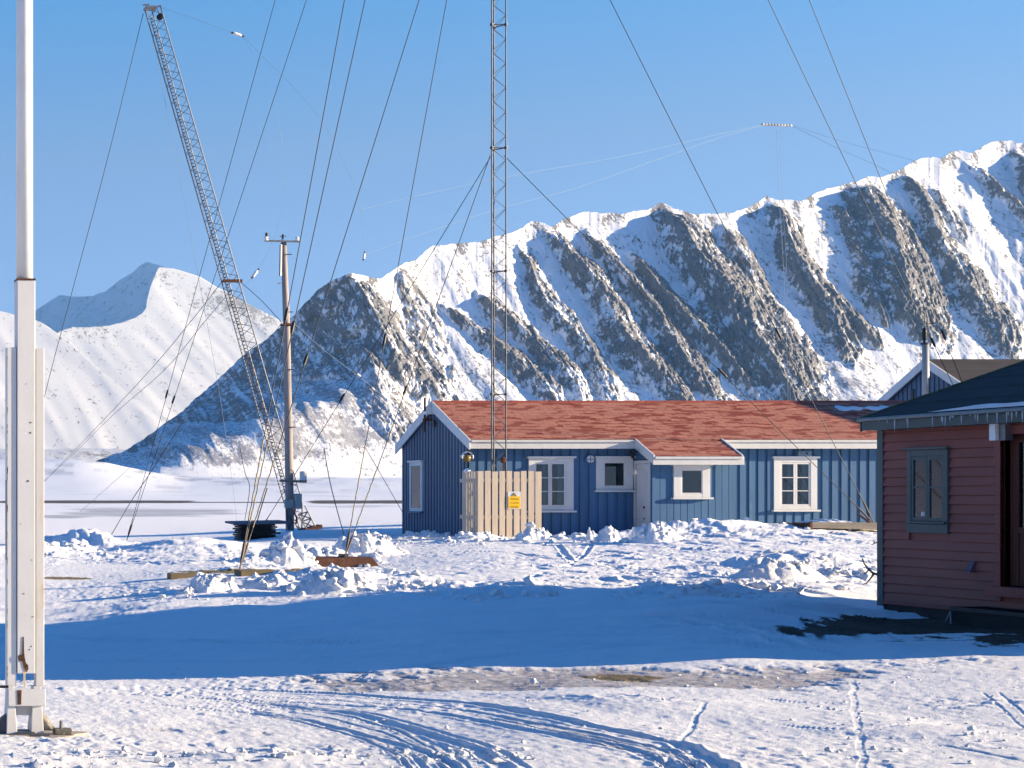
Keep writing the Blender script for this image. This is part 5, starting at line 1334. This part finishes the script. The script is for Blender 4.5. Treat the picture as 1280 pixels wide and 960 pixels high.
# small vent hood
vy = YX(1218, RX); vz = 1.6 - .0099 * 89; vh = MB()
vh.add([(RX, vy - .05, vz + .11), (RX, vy + .05, vz + .11), (RX - .09, vy - .05, vz - .09), (RX - .09, vy + .05, vz - .09), (RX, vy - .05, vz - .09), (RX, vy + .05, vz - .09)], [(0, 1, 3, 2), (0, 2, 4), (1, 5, 3), (2, 3, 5, 4), (0, 4, 5, 1)])
obj("vent_hood", vh, simple("purple_brown_metal", (.10, .05, .07), .5, .2), rh)
# iron step under the door
stp = thing("door_step", "black iron grate step under the red house door", "step", (RX - .3, DY0 + .5, 0))
sy0, sy1 = DY0 - .3, YX(1214, RX - .25); sxa, sxb = RX - .52, RX - .03
fr = MB(); fr.box(sxa, sxb, sy0, sy1, .185, .20)
y = sy0
obj("tread", MB().box(sxa, sxa + .03, sy0, sy1, .17, .22).box(sxb - .03, sxb, sy0, sy1, .17, .22).box(sxa + .03, sxb - .03, sy1 - .03, sy1, .17, .22), m_black, stp)
gr = MB()
while y < sy1 - .03: gr.box(sxa + .03, sxb - .03, y, y + .006, .175, .215); y += .045
obj("grate", gr, m_black, stp)
lg = MB(); lg.box(sxa + .02, sxb - .02, sy0, sy1 - .02, -.03, .165)
obj("dark_skirt", lg, simple("near_black_boards", (.012, .012, .013), .8, .3), stp)  # near-black solid box filling the space below the tread
for q in (sy1 - .04,):
    obj("leg", MB().tube([(sxa - .01, q, .16), (sxa - .05, q + .06, -.02)], .010, 6).tube([(sxa - .01, q, .16), (sxa - .05, q - .07, -.02)], .010, 6), m_steel, stp)
# antlers hung on the far end wall
def antler(pts_list, lab):
    m_ = MB()
    for pts, r0, r1 in pts_list:
        n_ = len(pts); m_.tube([P(*p) for p in pts], [r0 + (r1 - r0) * i / (n_ - 1) for i in range(n_)], 8)
    tag(obj("antler", m_, m_antler, None, True), lab, "antler", "antlers on the red house corner")
ya_ = RY1 + .06
antler([([(1106, 719, ya_), (1100, 718.5, ya_), (1092, 717, ya_), (1085, 711, ya_), (1080, 704, ya_), (1078, 698, ya_)], .022, .006), ([(1092, 717, ya_), (1089, 722, ya_), (1083, 729, ya_), (1078, 731, ya_)], .016, .004), ([(1086, 712, ya_), (1082, 717, ya_), (1079, 718, ya_)], .012, .003)], "large lower branching antler hung on the red house's left corner")
antler([([(1106, 680, ya_), (1100, 677, ya_), (1096, 678, ya_), (1089, 681, ya_)], .018, .004), ([(1098, 678, ya_), (1099, 670, ya_), (1096, 661, ya_)], .014, .004), ([(1093, 679, ya_), (1092, 675, ya_)], .008, .003)], "small upper dark antler tip on the red house's left corner")
tag(obj("snow_rod", MB().tube([P(1060, 536, 49), P(1043, 512, 49.5)], .012, 5), m_wire_pale, None), "thin pale rod lying on the red roof near the shaded snow", "rod")

# ------------------------------------------------------------------ dark-roofed blue house behind
fx = 39.4; hy = [60.4, 63.0, 65.6]; hz = [4.77, 6.04, 4.77]
fh = thing("tall_blue_house", "dark roofed blue house, its gable just showing behind the red house", "house", (44.5, 63, .8))
fl_ = MB(); pr = [(hy[0] + .15, .4), (hy[2] - .15, .4), (hy[2] - .15, hz[2] - .02), (hy[1], hz[1] - .08), (hy[0] + .15, hz[0] - .02)]
fl_.add([(fx + .12, y, z) for y, z in pr] + [(50, y, z) for y, z in pr], [(0, 1, 2, 3, 4), (9, 8, 7, 6, 5)] + [(i, (i + 1) % 5, (i + 1) % 5 + 5, i + 5) for i in range(5)])
fwl = obj("wall", fl_, m_blue_gable, fh)
zg = lambda y: hz[1] - .10 - abs(y - hy[1]) * .487
fb_ = MB(); boards_x(fb_, hy[0] + .2, hy[2] - .2, fx + .12, lambda y: .5, zg, .24, .14, .03); obj("wall_boards", fb_, m_blue_gable, fwl)
fr_ = MB(); slab_roof(fr_, fx - .02, 50.3, hy[0] - .1, hz[0] - .05, hy[1], hz[1], .08); slab_roof(fr_, fx - .02, 50.3, hy[2] + .1, hz[2] - .05, hy[1] + .001, hz[1], .08); fro = obj("roof", fr_, m_brownroof, fh)
fk = MB(); rake(fk, fx - .022, hy[0] - .1, hz[0] - .05, hy[1] - .001, hz[1] + .01, .26, .05); rake(fk, fx - .022, hy[2] + .1, hz[2] - .05, hy[1] + .001, hz[1] + .01, .26, .05); obj("bargeboard", fk, m_white, fro)
fwn = MB(); fwn.box(fx + .06, fx + .10, YX(1139.5, fx), YX(1136, fx), 4.75, 5.1); obj("gable_vent", fwn, m_black, fh)
am_ = thing("antenna_pole", "steel antenna pole with dark insulator and crossbar standing against the dark-roofed gable", "antenna", P(1157, 520, 62.0))
apY = 62.0
obj("tube", MB().tube([P(1157, 520, apY), P(1157, 430, apY)], .10, 12), m_box, am_, True)
obj("side_pipe", MB().tube([P(1161, 515, apY), P(1159.5, 430, apY)], .045, 8), m_steel_dark, am_, True)
obj("collar", MB().lathe(P(1156.3, 430.5, apY), [(.12, 0), (.125, .03), (.09, .06)], 'Z', 14).box(P(1151.6, 0, apY).x, P(1160.5, 0, apY).x, apY - .06, apY + .05, ZZ(431, apY), ZZ(428.5, apY)), m_steel_dark, am_)
obj("insulator", MB().lathe(P(1155.5, 428, apY), [(.035, 0), (.035, .06), (.075, .09), (.06, .16), (.085, .2), (.06, .26), (.085, .3), (.06, .37), (.07, .42), (.02, .47)], 'Z', 14), m_black, am_, True)
obj("whip", MB().tube([P(1155.8, 411, apY), P(1156.3, 391, apY)], .016, 6).tube([P(1150, 405, apY), P(1167, 404, apY)], .014, 6).tube([P(1166, 404.2, apY), P(1167.5, 404, apY)], .04, 6), m_steel_dark, am_)

# ------------------------------------------------------------------ a two-storey house just outside the picture, to the right
oh = thing("gabled_house", "grey boarded gabled house standing just beyond the right edge", "house", (41.8, 51, .8))
ox0, ox1, oy = 37.75, 46.0, [47.0, 50.7, 54.4]; oz = [5.35, 7.7, 5.35]
ob = MB(); pr = [(oy[0], .4), (oy[2], .4), (oy[2], oz[2]), (oy[1], oz[1] - .1), (oy[0], oz[0])]
ob.add([(ox0, y, z) for y, z in pr] + [(ox1, y, z) for y, z in pr], [(0, 1, 2, 3, 4), (9, 8, 7, 6, 5)] + [(i, (i + 1) % 5, (i + 1) % 5 + 5, i + 5) for i in range(5)])
obj("wall", ob, m_woodgrey, oh)
orf = MB(); slab_roof(orf, ox0 - .3, ox1 + .3, oy[0] - .3, oz[0] - .12, oy[1], oz[1] + .02, .1); slab_roof(orf, ox0 - .3, ox1 + .3, oy[2] + .3, oz[2] - .12, oy[1] + .001, oz[1] + .02, .1); obj("roof", orf, m_brownroof, oh)

# ------------------------------------------------------------------ flagpole in the foreground
FYY = 14.0
fX = lambda x: XX(x, FYY); fZ = lambda y: ZZ(y, FYY)
fp = thing("flagpole", "white painted flagpole held between boards, rust patches near its foot, at the left edge", "flagpole", (fX(33), FYY, fZ(915)))
obj("pole", MB().tube([(fX(32.5), FYY + .07, fZ(349)), (fX(32.5), FYY + .07, fZ(0)), (fX(32.5), FYY + .07, 12.0)], [.0615, .060, .045], 32), m_white, fp, True)
sq = MB().box(fX(21.5), fX(44.2), FYY, FYY + .14, fZ(842), fZ(349)); sqo = obj("square_post", sq, m_white_old, fp, bevel=.005)
obj("rusty_rim", MB().box(fX(21.2), fX(44.6), FYY - .003, FYY + .143, fZ(350.5), fZ(348)), m_ruststain, sqo)
# rust wound with streak on the post
rng = random.Random(5)
def stain(poly, y, th=.004):
    k = len(poly); a = [(fX(p[0]), y - th, fZ(p[1])) for p in poly]; b_ = [(fX(p[0]), y, fZ(p[1])) for p in poly]
    return a + b_, [tuple(range(k)), tuple(range(k, 2 * k))[::-1]] + [(i, (i + 1) % k, (i + 1) % k + k, i + k) for i in range(k)]
rp = MB(); rp.add(*stain([(28.6, 796), (29.8, 796), (30.0, 812), (30.8, 822), (32.5, 829), (35, 831), (35.6, 836), (33.5, 840), (31, 838), (29, 832), (27.5, 827), (24, 826), (22.3, 822), (23.5, 819), (27.5, 818), (28, 808)], FYY))
obj("rust_patch", rp, m_ruststain, sqo)
wr_ = MB()
for (a, c_, q) in ((38.5, 528, .9), (38.2, 541, 1.1), (35.2, 601, 1.2), (40, 700, .6), (30, 742, .7), (26, 655, .5), (33, 480, .5), (41, 771, .7), (36.8, 812, .8), (39.2, 808, .7)):
    wr_.add(*stain([(a + q * math.cos(t) * rng.uniform(.6, 1.1), c_ + q * 1.3 * math.sin(t) * rng.uniform(.6, 1.1)) for t in np.linspace(0, 5.6, 8)], FYY, .0025))
obj("chipped_specks", wr_, m_ruststain, sqo)
ch_ = MB()
for k in range(22):
    z0c = rng.uniform(440, 850); ch_.add(*stain([(6.2 + 3 - .2, z0c), (9 + rng.uniform(.3, 1.6), z0c + 1.5), (9 + rng.uniform(.2, 1.2), z0c + rng.uniform(4, 10)), (8.9, z0c + 12)], FYY + .01, .002))
ch_.box(fX(9) - .002, fX(9) + .001, FYY + .03, FYY + .08, fZ(700), fZ(600))
obj("paint_chips", ch_, simple("bare_grey_wood", (.20, .18, .16), .8, .3, 30), sqo)
rs = MB(); rs.add(*stain([(29, 840), (32, 840), (31.8, 858), (30.5, 861), (29.3, 856)], FYY, .002)); obj("rust_streak", rs, simple("ochre_streak", (.55, .42, .25), .7, .2, 30), sqo)
sl = MB().box(fX(9), fX(20.8), FYY + .01, FYY + .10, fZ(858), fZ(434)); obj("side_board", sl, m_white_old, fp, bevel=.004)
m_yellowed = simple("yellowed_white_paint", (0.56, 0.54, 0.50), 0.6, 0.06, 3, c2=(0.50, 0.40, 0.26), wear=0.40, stretch=(1, 1, 0.3))
sl = MB().box(fX(45), fX(55.5), FYY + .005, FYY + .10, fZ(858), fZ(435)); obj("side_board", sl, m_yellowed, fp, bevel=.004, label="side board stained yellowish")
fro_ = MB().box(fX(9.5), fX(56), FYY - .035, FYY - .004, fZ(882), fZ(861)); cbo = obj("cross_board", fro_, m_white_old, fp, bevel=.004)
cs_ = MB(); cs_.add(*stain([(20.5, 862), (26, 862), (25.5, 880), (21, 880)], FYY - .035, .003)); obj("rust_patch", cs_, m_ruststain, cbo)
obj("bolt", MB().tube([(fX(-4), FYY - .02, fZ(858)), (fX(10), FYY - .02, fZ(858))], .010, 8), m_black, fp)
for (xa, xb, xc, xd_, nm) in ((8, 20, 9.5, 17), (38, 54, 41, 51)) and ((7.5, 21, 9.5, 17.5, 0), (38, 54, 41.5, 51.5, 1)):
    t = MB(); t.hexa([(fX(xa), FYY - .03, fZ(917)), (fX(xb), FYY - .03, fZ(917)), (fX(xb), FYY + .14, fZ(914)), (fX(xa), FYY + .14, fZ(914))], [(fX(xc), FYY + .0, fZ(858)), (fX(xd_), FYY + .0, fZ(858)), (fX(xd_), FYY + .1, fZ(858)), (fX(xc), FYY + .1, fZ(858))])
    obj("foot_bracket", t, m_white_old, fp, bevel=.004)
t = MB().hexa([(fX(54), FYY - .0, fZ(897)), (fX(66), FYY + .03, fZ(914)), (fX(66), FYY + .08, fZ(914)), (fX(54), FYY + .06, fZ(914))], [(fX(54), FYY - .0, fZ(890)), (fX(70), FYY + .03, fZ(910)), (fX(70), FYY + .08, fZ(910)), (fX(54), FYY + .06, fZ(890))])
obj("side_brace", t, simple("chipped_grey_steel", (.3, .27, .23), .7, .3, 20, c2=(.5, .48, .45)), fp)
t = MB().hexa([(fX(-8), FYY - .0, fZ(916)), (fX(8), FYY, fZ(916)), (fX(8), FYY + .05, fZ(914)), (fX(-8), FYY + .05, fZ(914))], [(fX(2), FYY, fZ(897)), (fX(9), FYY, fZ(892)), (fX(9), FYY + .05, fZ(892)), (fX(2), FYY + .05, fZ(897))])
obj("side_brace", t, m_steel_dark, fp)
obj("inner_plate", MB().box(fX(20), fX(41), FYY + .05, FYY + .07, fZ(895), fZ(870)), m_white_old, fp)
base = MB(); z_ = fZ(917.5)
rngb = np.linspace(0, 2 * math.pi, 40, endpoint=False); cxb, cyb = fX(36), FYY + .05
ring = [(cxb + (.42 + .05 * math.sin(3 * a) + .03 * math.sin(7 * a)) * math.cos(a), cyb + (.24 + .03 * math.sin(5 * a)) * math.sin(a)) for a in rngb]
base.add([(x, y, z_ - .08) for x, y in ring] + [(x * .97 + cxb * .03, y * .97 + cyb * .03, z_) for x, y in ring], [tuple(range(40))[::-1], tuple(range(40, 80))] + [(i, (i + 1) % 40, (i + 1) % 40 + 40, i + 40) for i in range(40)])
obj("footing", base, m_concrete, fp)
bt = MB(); bt.box(fX(66), fX(89), FYY - .06, FYY + .02, z_ - .0, z_ + .045); bo = obj("steel_lug", bt, simple("scaly_dark_steel", (.12, .11, .09), .8, .4, 30, c2=(.4, .38, .33)), fp, bevel=.01)
obj("stud", MB().tube([(fX(75.5), FYY - .02, z_), (fX(76), FYY - .02, z_ + .10)], .013, 8), m_steel, bo)
obj("base_plate", MB().box(fX(20), fX(42), FYY - .05, FYY + .12, z_ + .001, z_ + .02), m_steel_dark, fp)
obj("rim_plate", MB().box(fX(34), fX(58), FYY - .14, FYY - .11, z_ + .0, z_ + .02), m_steel_dark, fp)

# ------------------------------------------------------------------ snow lumps
_ico = None
def ico():
    global _ico
    if _ico is None:
        import bmesh
        bm = bmesh.new(); bmesh.ops.create_icosphere(bm, subdivisions=3, radius=1.0)
        bm.verts.ensure_lookup_table(); _ico = (np.array([v.co[:] for v in bm.verts]), [tuple(v.index for v in f.verts) for f in bm.faces]); bm.free()
    return _ico
def chunk(rs, c, r, squash=.8, elong=1.0, cuts=13, depth=.36):
    v, f = ico(); v = v.copy()
    for k in range(cuts):
        n_ = rs.normal(size=3); n_ /= np.linalg.norm(n_); dd = rs.uniform(depth, .88); e = v @ n_ - dd; v -= np.where(e > 0, e * .93, 0)[:, None] * n_
    a, b2 = rs.uniform(0, 6, 2)
    nn = fbm(v[:, 0] * 2.2 + a * 9, v[:, 1] * 2.2 + v[:, 2] * 1.7 + b2, 4, int(a * 100)); v *= (1 + .10 * nn)[:, None]
    v *= [elong, 1, squash]; ang = rs.uniform(0, 6.28); ti = rs.uniform(-.5, .5)
    Rm = np.array(Matrix.Rotation(ang, 3, 'Z') @ Matrix.Rotation(ti, 3, 'X')); v = v @ Rm.T * r + np.array(c)
    return v, f
def heap(cx, cy, wpx, hpx, n_ch, lab, seed, guess=30, big=.5, depth_r=.6, peaky=0.0, mx=0.0, ch_h=.75):
    """a heap of ploughed snow whose foot shows at photo pixel (cx, cy), wpx wide and hpx high"""
    rs = np.random.RandomState(seed)
    x0, y0 = G(cx, cy, guess); s = y0 / F; W = wpx * s; H = hpx * s; zb = g1(x0, y0)
    y0c = y0 + W * depth_r * .35
    # mound
    nr, nc = 54, 84; A, B = np.meshgrid(np.linspace(-1.15, 1.15, nc), np.linspace(-1.15, 1.15, nr)); rr_ = np.hypot(A, B)
    wx_ = x0 + A * W / 2; wy_ = y0c + B * W * depth_r / 2
    ca, ea = cells(wx_ / (W * .16) + seed, wy_ / (W * .2), seed); cb_, eb_ = cells(wx_ / (W * .07) + seed, wy_ / (W * .09), seed + 5)
    prof = np.clip(1 - rr_ ** 2, 0, 1) ** (1.1 + 2.2 * peaky)
    if mx: prof *= np.clip(1 - .4 * np.abs(A - mx), 0, 1)
    Hh = H * .78 * prof * (1 + .22 * ca * sm(0, .15, ea) + .14 * cb_ + .30 * fbm(wx_ / (W * .25), wy_ / (W * .25), 4, seed))
    Zm = gz_fast(wx_, wy_) - .06 + Hh * sm(1.15, .95, rr_) - .03 * (rr_ > 1)
    mb = MB(); mb.grid(np.stack([wx_, wy_, Zm], 2))
    for k in range(n_ch):
        a, b2 = rs.uniform(-.95, .95), rs.uniform(-1, .5); q = 1 - abs(a - mx) * .9
        r = H * big * rs.uniform(.16, .46) * (.5 + .6 * q); r = min(r, W * .22)
        i = int((b2 + 1.15) / 2.3 * (nr - 1)); j = int((a + 1.15) / 2.3 * (nc - 1))
        v, f = chunk(rs, (x0 + a * W / 2, y0c + b2 * W * depth_r / 2, max(Zm[i, j], zb - .02) + r * rs.uniform(.0, .35) * ch_h * .6), r, rs.uniform(.6, .95), rs.uniform(1, 1.4)); mb.add(v, f)
    o = obj("snow_heap", mb, m_snow, None, True, base=(x0, y0c, zb)); tag(o, lab, "snow heap", "ploughed snow heaps"); return o
heap(268, 740, 84, 34, 16, "rounded snow heap in front of the left anchor, nearest the shadow's left end", 1, 30, .55)
heap(346, 736, 96, 24, 22, "low snow heap between the left anchor and the rusty beam", 2, 31, .6)
heap(425, 742, 120, 42, 34, "large chunky snow heap in front of the rusty beam", 3, 30, .5)
heap(508, 738, 70, 18, 16, "flat scatter of snow lumps right of the rusty beam", 13, 30, .8)
heap(463, 697, 110, 38, 34, "tall snow heap behind the rusty beam's right end, left of the blue house", 4, 42, .5)
heap(368, 707, 84, 46, 26, "high snow heap directly before the wooden pole's foot", 5, 38, .5, mx=-.1)
heap(325, 704, 84, 17, 16, "snow heap spread before the black slatted bin", 6, 39, .55)
heap(412, 703, 110, 28, 24, "shaded snow heap behind the rusty beam, between the pole and the guy wires", 7, 41, .6)
heap(94, 697, 110, 24, 26, "broad snow bank right beside the flagpole, far off on the flat", 8, 46, .45)
heap(672, 677, 60, 27, 9, "snow block heap leaning on the slat screen's right corner", 9, 44, .8, .5)
heap(716, 677, 110, 16, 22, "row of broken snow slabs between the slat screen and the first window", 10, 44, .9, .4)
heap(740, 677, 19, 22, 3, "small single snow block left of the pointed heap", 11, 44, .8)
heap(766, 678, 46, 36, 10, "pointed snow heap under the small square window", 12, 44, .42, .6, .35, -.25)
heap(830, 677, 84, 34, 20, "snow heap at the white door's right, at the wing's corner", 14, 44, .55, mx=-.25)
heap(796, 675, 20, 22, 4, "thin upright snow slab in front of the white door", 15, 45, .6, .5)
heap(596, 676, 120, 15, 26, "low line of snow lumps under the slat screen", 16, 45, .9, .35)
heap(530, 673, 110, 13, 22, "low line of snow lumps along the gable wall", 17, 47, .9, .3)
heap(985, 725, 150, 40, 34, "wide dirty snow bank between the blue and red houses", 18, 33, .34, .5, mx=.1)
heap(885, 745, 110, 22, 26, "chunky low heap at the edge of the shade, left of the wide dirty bank", 19, 30, .6, .5)
heap(1052, 722, 60, 20, 14, "small heap at the wide dirty bank's right end, near the antlers", 20, 33, .6)
heap(600, 750, 90, 16, 14, "low bright heap at the upper rim of the shade, below the blue gable", 21, 28, .7, .5)
heap(235, 744, 40, 16, 7, "little snow clump alone left of the ploughed heaps", 22, 30, .6)
heap(120, 764, 26, 10, 4, "tiny snow clump on the flat beside the flagpole", 23, 28, .7)
heap(345, 962, 210, 24, 40, "crumbly snow ridge along the bottom edge, right of the flagpole", 24, 11.4, .35, .35)
heap(60, 964, 190, 24, 36, "crumbly snow ridge along the bottom edge, below the flagpole", 25, 11.4, .35, .35)
heap(1090, 705, 40, 9, 8, "small line of snow lumps below the upper antler", 26, 36, .8)
# loose crumbs, beyond counting
rs = np.random.RandomState(77); cm = MB(); v0, f0 = ico()
import bmesh as _bm
_b = _bm.new(); _bm.ops.create_icosphere(_b, subdivisions=1, radius=1.0); _b.verts.ensure_lookup_table(); iv = np.array([v.co[:] for v in _b.verts]); jf = [tuple(v.index for v in f.verts) for f in _b.faces]; _b.free()
zones = [(1000, 718, 110, 20, 150, .05), (790, 716, 130, 16, 70, .035), (600, 744, 100, 8, 90, .05), (420, 732, 110, 14, 170, .06), (880, 742, 120, 8, 110, .05), (240, 747, 90, 8, 50, .035), (100, 700, 70, 6, 60, .06), (880, 664, 200, 6, 110, .045), (620, 678, 200, 4, 100, .055),
         (340, 950, 330, 16, 320, .018), (900, 880, 500, 60, 420, .010), (700, 850, 600, 12, 120, .012), (1180, 920, 150, 40, 160, .014), (380, 704, 110, 8, 110, .06)]
for cx, cy, rx, ry, nn, sz in zones:
    for k in range(nn):
        px, py = cx + rx * rs.uniform(-1, 1), cy + ry * rs.normal() * .5
        if py < 655 or px > 1340 or px < -40: continue
        x, y = G(px, py, 26); r = sz * (0.22 + .8 * rs.pareto(3.0)); r = min(r, sz * 1.8)
        vv = iv * (1 + .3 * rs.normal(size=(len(iv), 1))).clip(.6, 1.5) * [1.2, 1, .8] * r; a = rs.uniform(0, 6)
        vv = vv @ np.array(Matrix.Rotation(a, 3, 'Z')).T + [x, y, gfull(x, y) + r * .3]; cm.add(vv, jf)
o = obj("snow_crumbs", cm, m_snow, None, False, base=(10, 25, 0)); tag(o, "loose crumbs of snow scattered over the yard", "snow crumbs", None, "stuff")
o = MB(); v, f = chunk(np.random.RandomState(5), (*G(667, 856, 18), 0), .045, .9); v[:, 2] += g1(*G(667, 856, 18)) + .03; o.add(v, f); tag(obj("snowball", o, m_snow, None, True), "single round snow lump on the gravelly ice strip", "snow lump")

# ------------------------------------------------------------------ one object per separate piece where the pieces are parts of their own
def split_islands(o):
    me = o.data; nv_ = len(me.vertices); par = list(range(nv_))
    def find(a):
        while par[a] != a: par[a] = par[par[a]]; a = par[a]
        return a
    for ed in me.edges:
        a, b_ = find(ed.vertices[0]), find(ed.vertices[1])
        if a != b_: par[a] = b_
    groups = {}
    for p in me.polygons: groups.setdefault(find(p.vertices[0]), []).append(p)
    if len(groups) < 2: return
    stem_ = o.name.split(".")[0]; mt = me.materials[0]; smf = me.polygons[0].use_smooth
    for ps in groups.values():
        ids = sorted({v for p in ps for v in p.vertices}); mp_ = {v: i for i, v in enumerate(ids)}
        m2 = bpy.data.meshes.new(stem_); m2.from_pydata([me.vertices[v].co[:] for v in ids], [], [[mp_[v] for v in p.vertices] for p in ps]); m2.materials.append(mt)
        if smf: m2.polygons.foreach_set("use_smooth", [True] * len(m2.polygons))
        q = bpy.data.objects.new(stem_ + "_", m2); COL.objects.link(q); q.parent = o.parent; q.location = o.location
        for k_ in ("label",):
            if k_ in o: q[k_] = o[k_]
        q["_n"] = stem_
        for md in o.modifiers:
            m_ = q.modifiers.new(md.name, md.type); m_.width = md.width; m_.segments = md.segments; m_.limit_method = md.limit_method; m_.angle_limit = md.angle_limit
    bpy.data.objects.remove(o)
for o in list(bpy.data.objects):
    if o.type == 'MESH' and o.parent is not None and not o.children and o.name.split(".")[0] in ("bargeboard", "yellow_sleeve", "climbing_peg", "shackle", "handle", "paint_chips", "foot_bracket", "antenna_stub", "side_slats", "front_slats") and o.name.split(".")[0] not in ("side_slats", "front_slats"):
        split_islands(o)
for o in [o for o in bpy.data.objects if "_n" in o]:
    o.name = o["_n"]; del o["_n"]

# ------------------------------------------------------------------ the cold air itself
hz = bpy.data.materials.new("thin_air"); hz.use_nodes = True; n = hz.node_tree; n.nodes.clear()
ho = n.nodes.new("ShaderNodeOutputMaterial"); hv = n.nodes.new("ShaderNodeVolumePrincipled")
hv.inputs["Color"].default_value = (0.34, 0.66, 1.0, 1); hv.inputs["Density"].default_value = 0.00004; hv.inputs["Anisotropy"].default_value = 0.2
n.links.new(hv.outputs[0], ho.inputs["Volume"])
hb_ = MB().box(-36000, 36000, -120, 11800, float(gZ.min()) - 12.0, 1200.0)
tag(obj("haze", hb_, hz, None, base=(0, 0, 0)), "thin cold blue air over the snow plain and mountains", "haze", None, "stuff")
SC.cycles.volume_bounces = 0
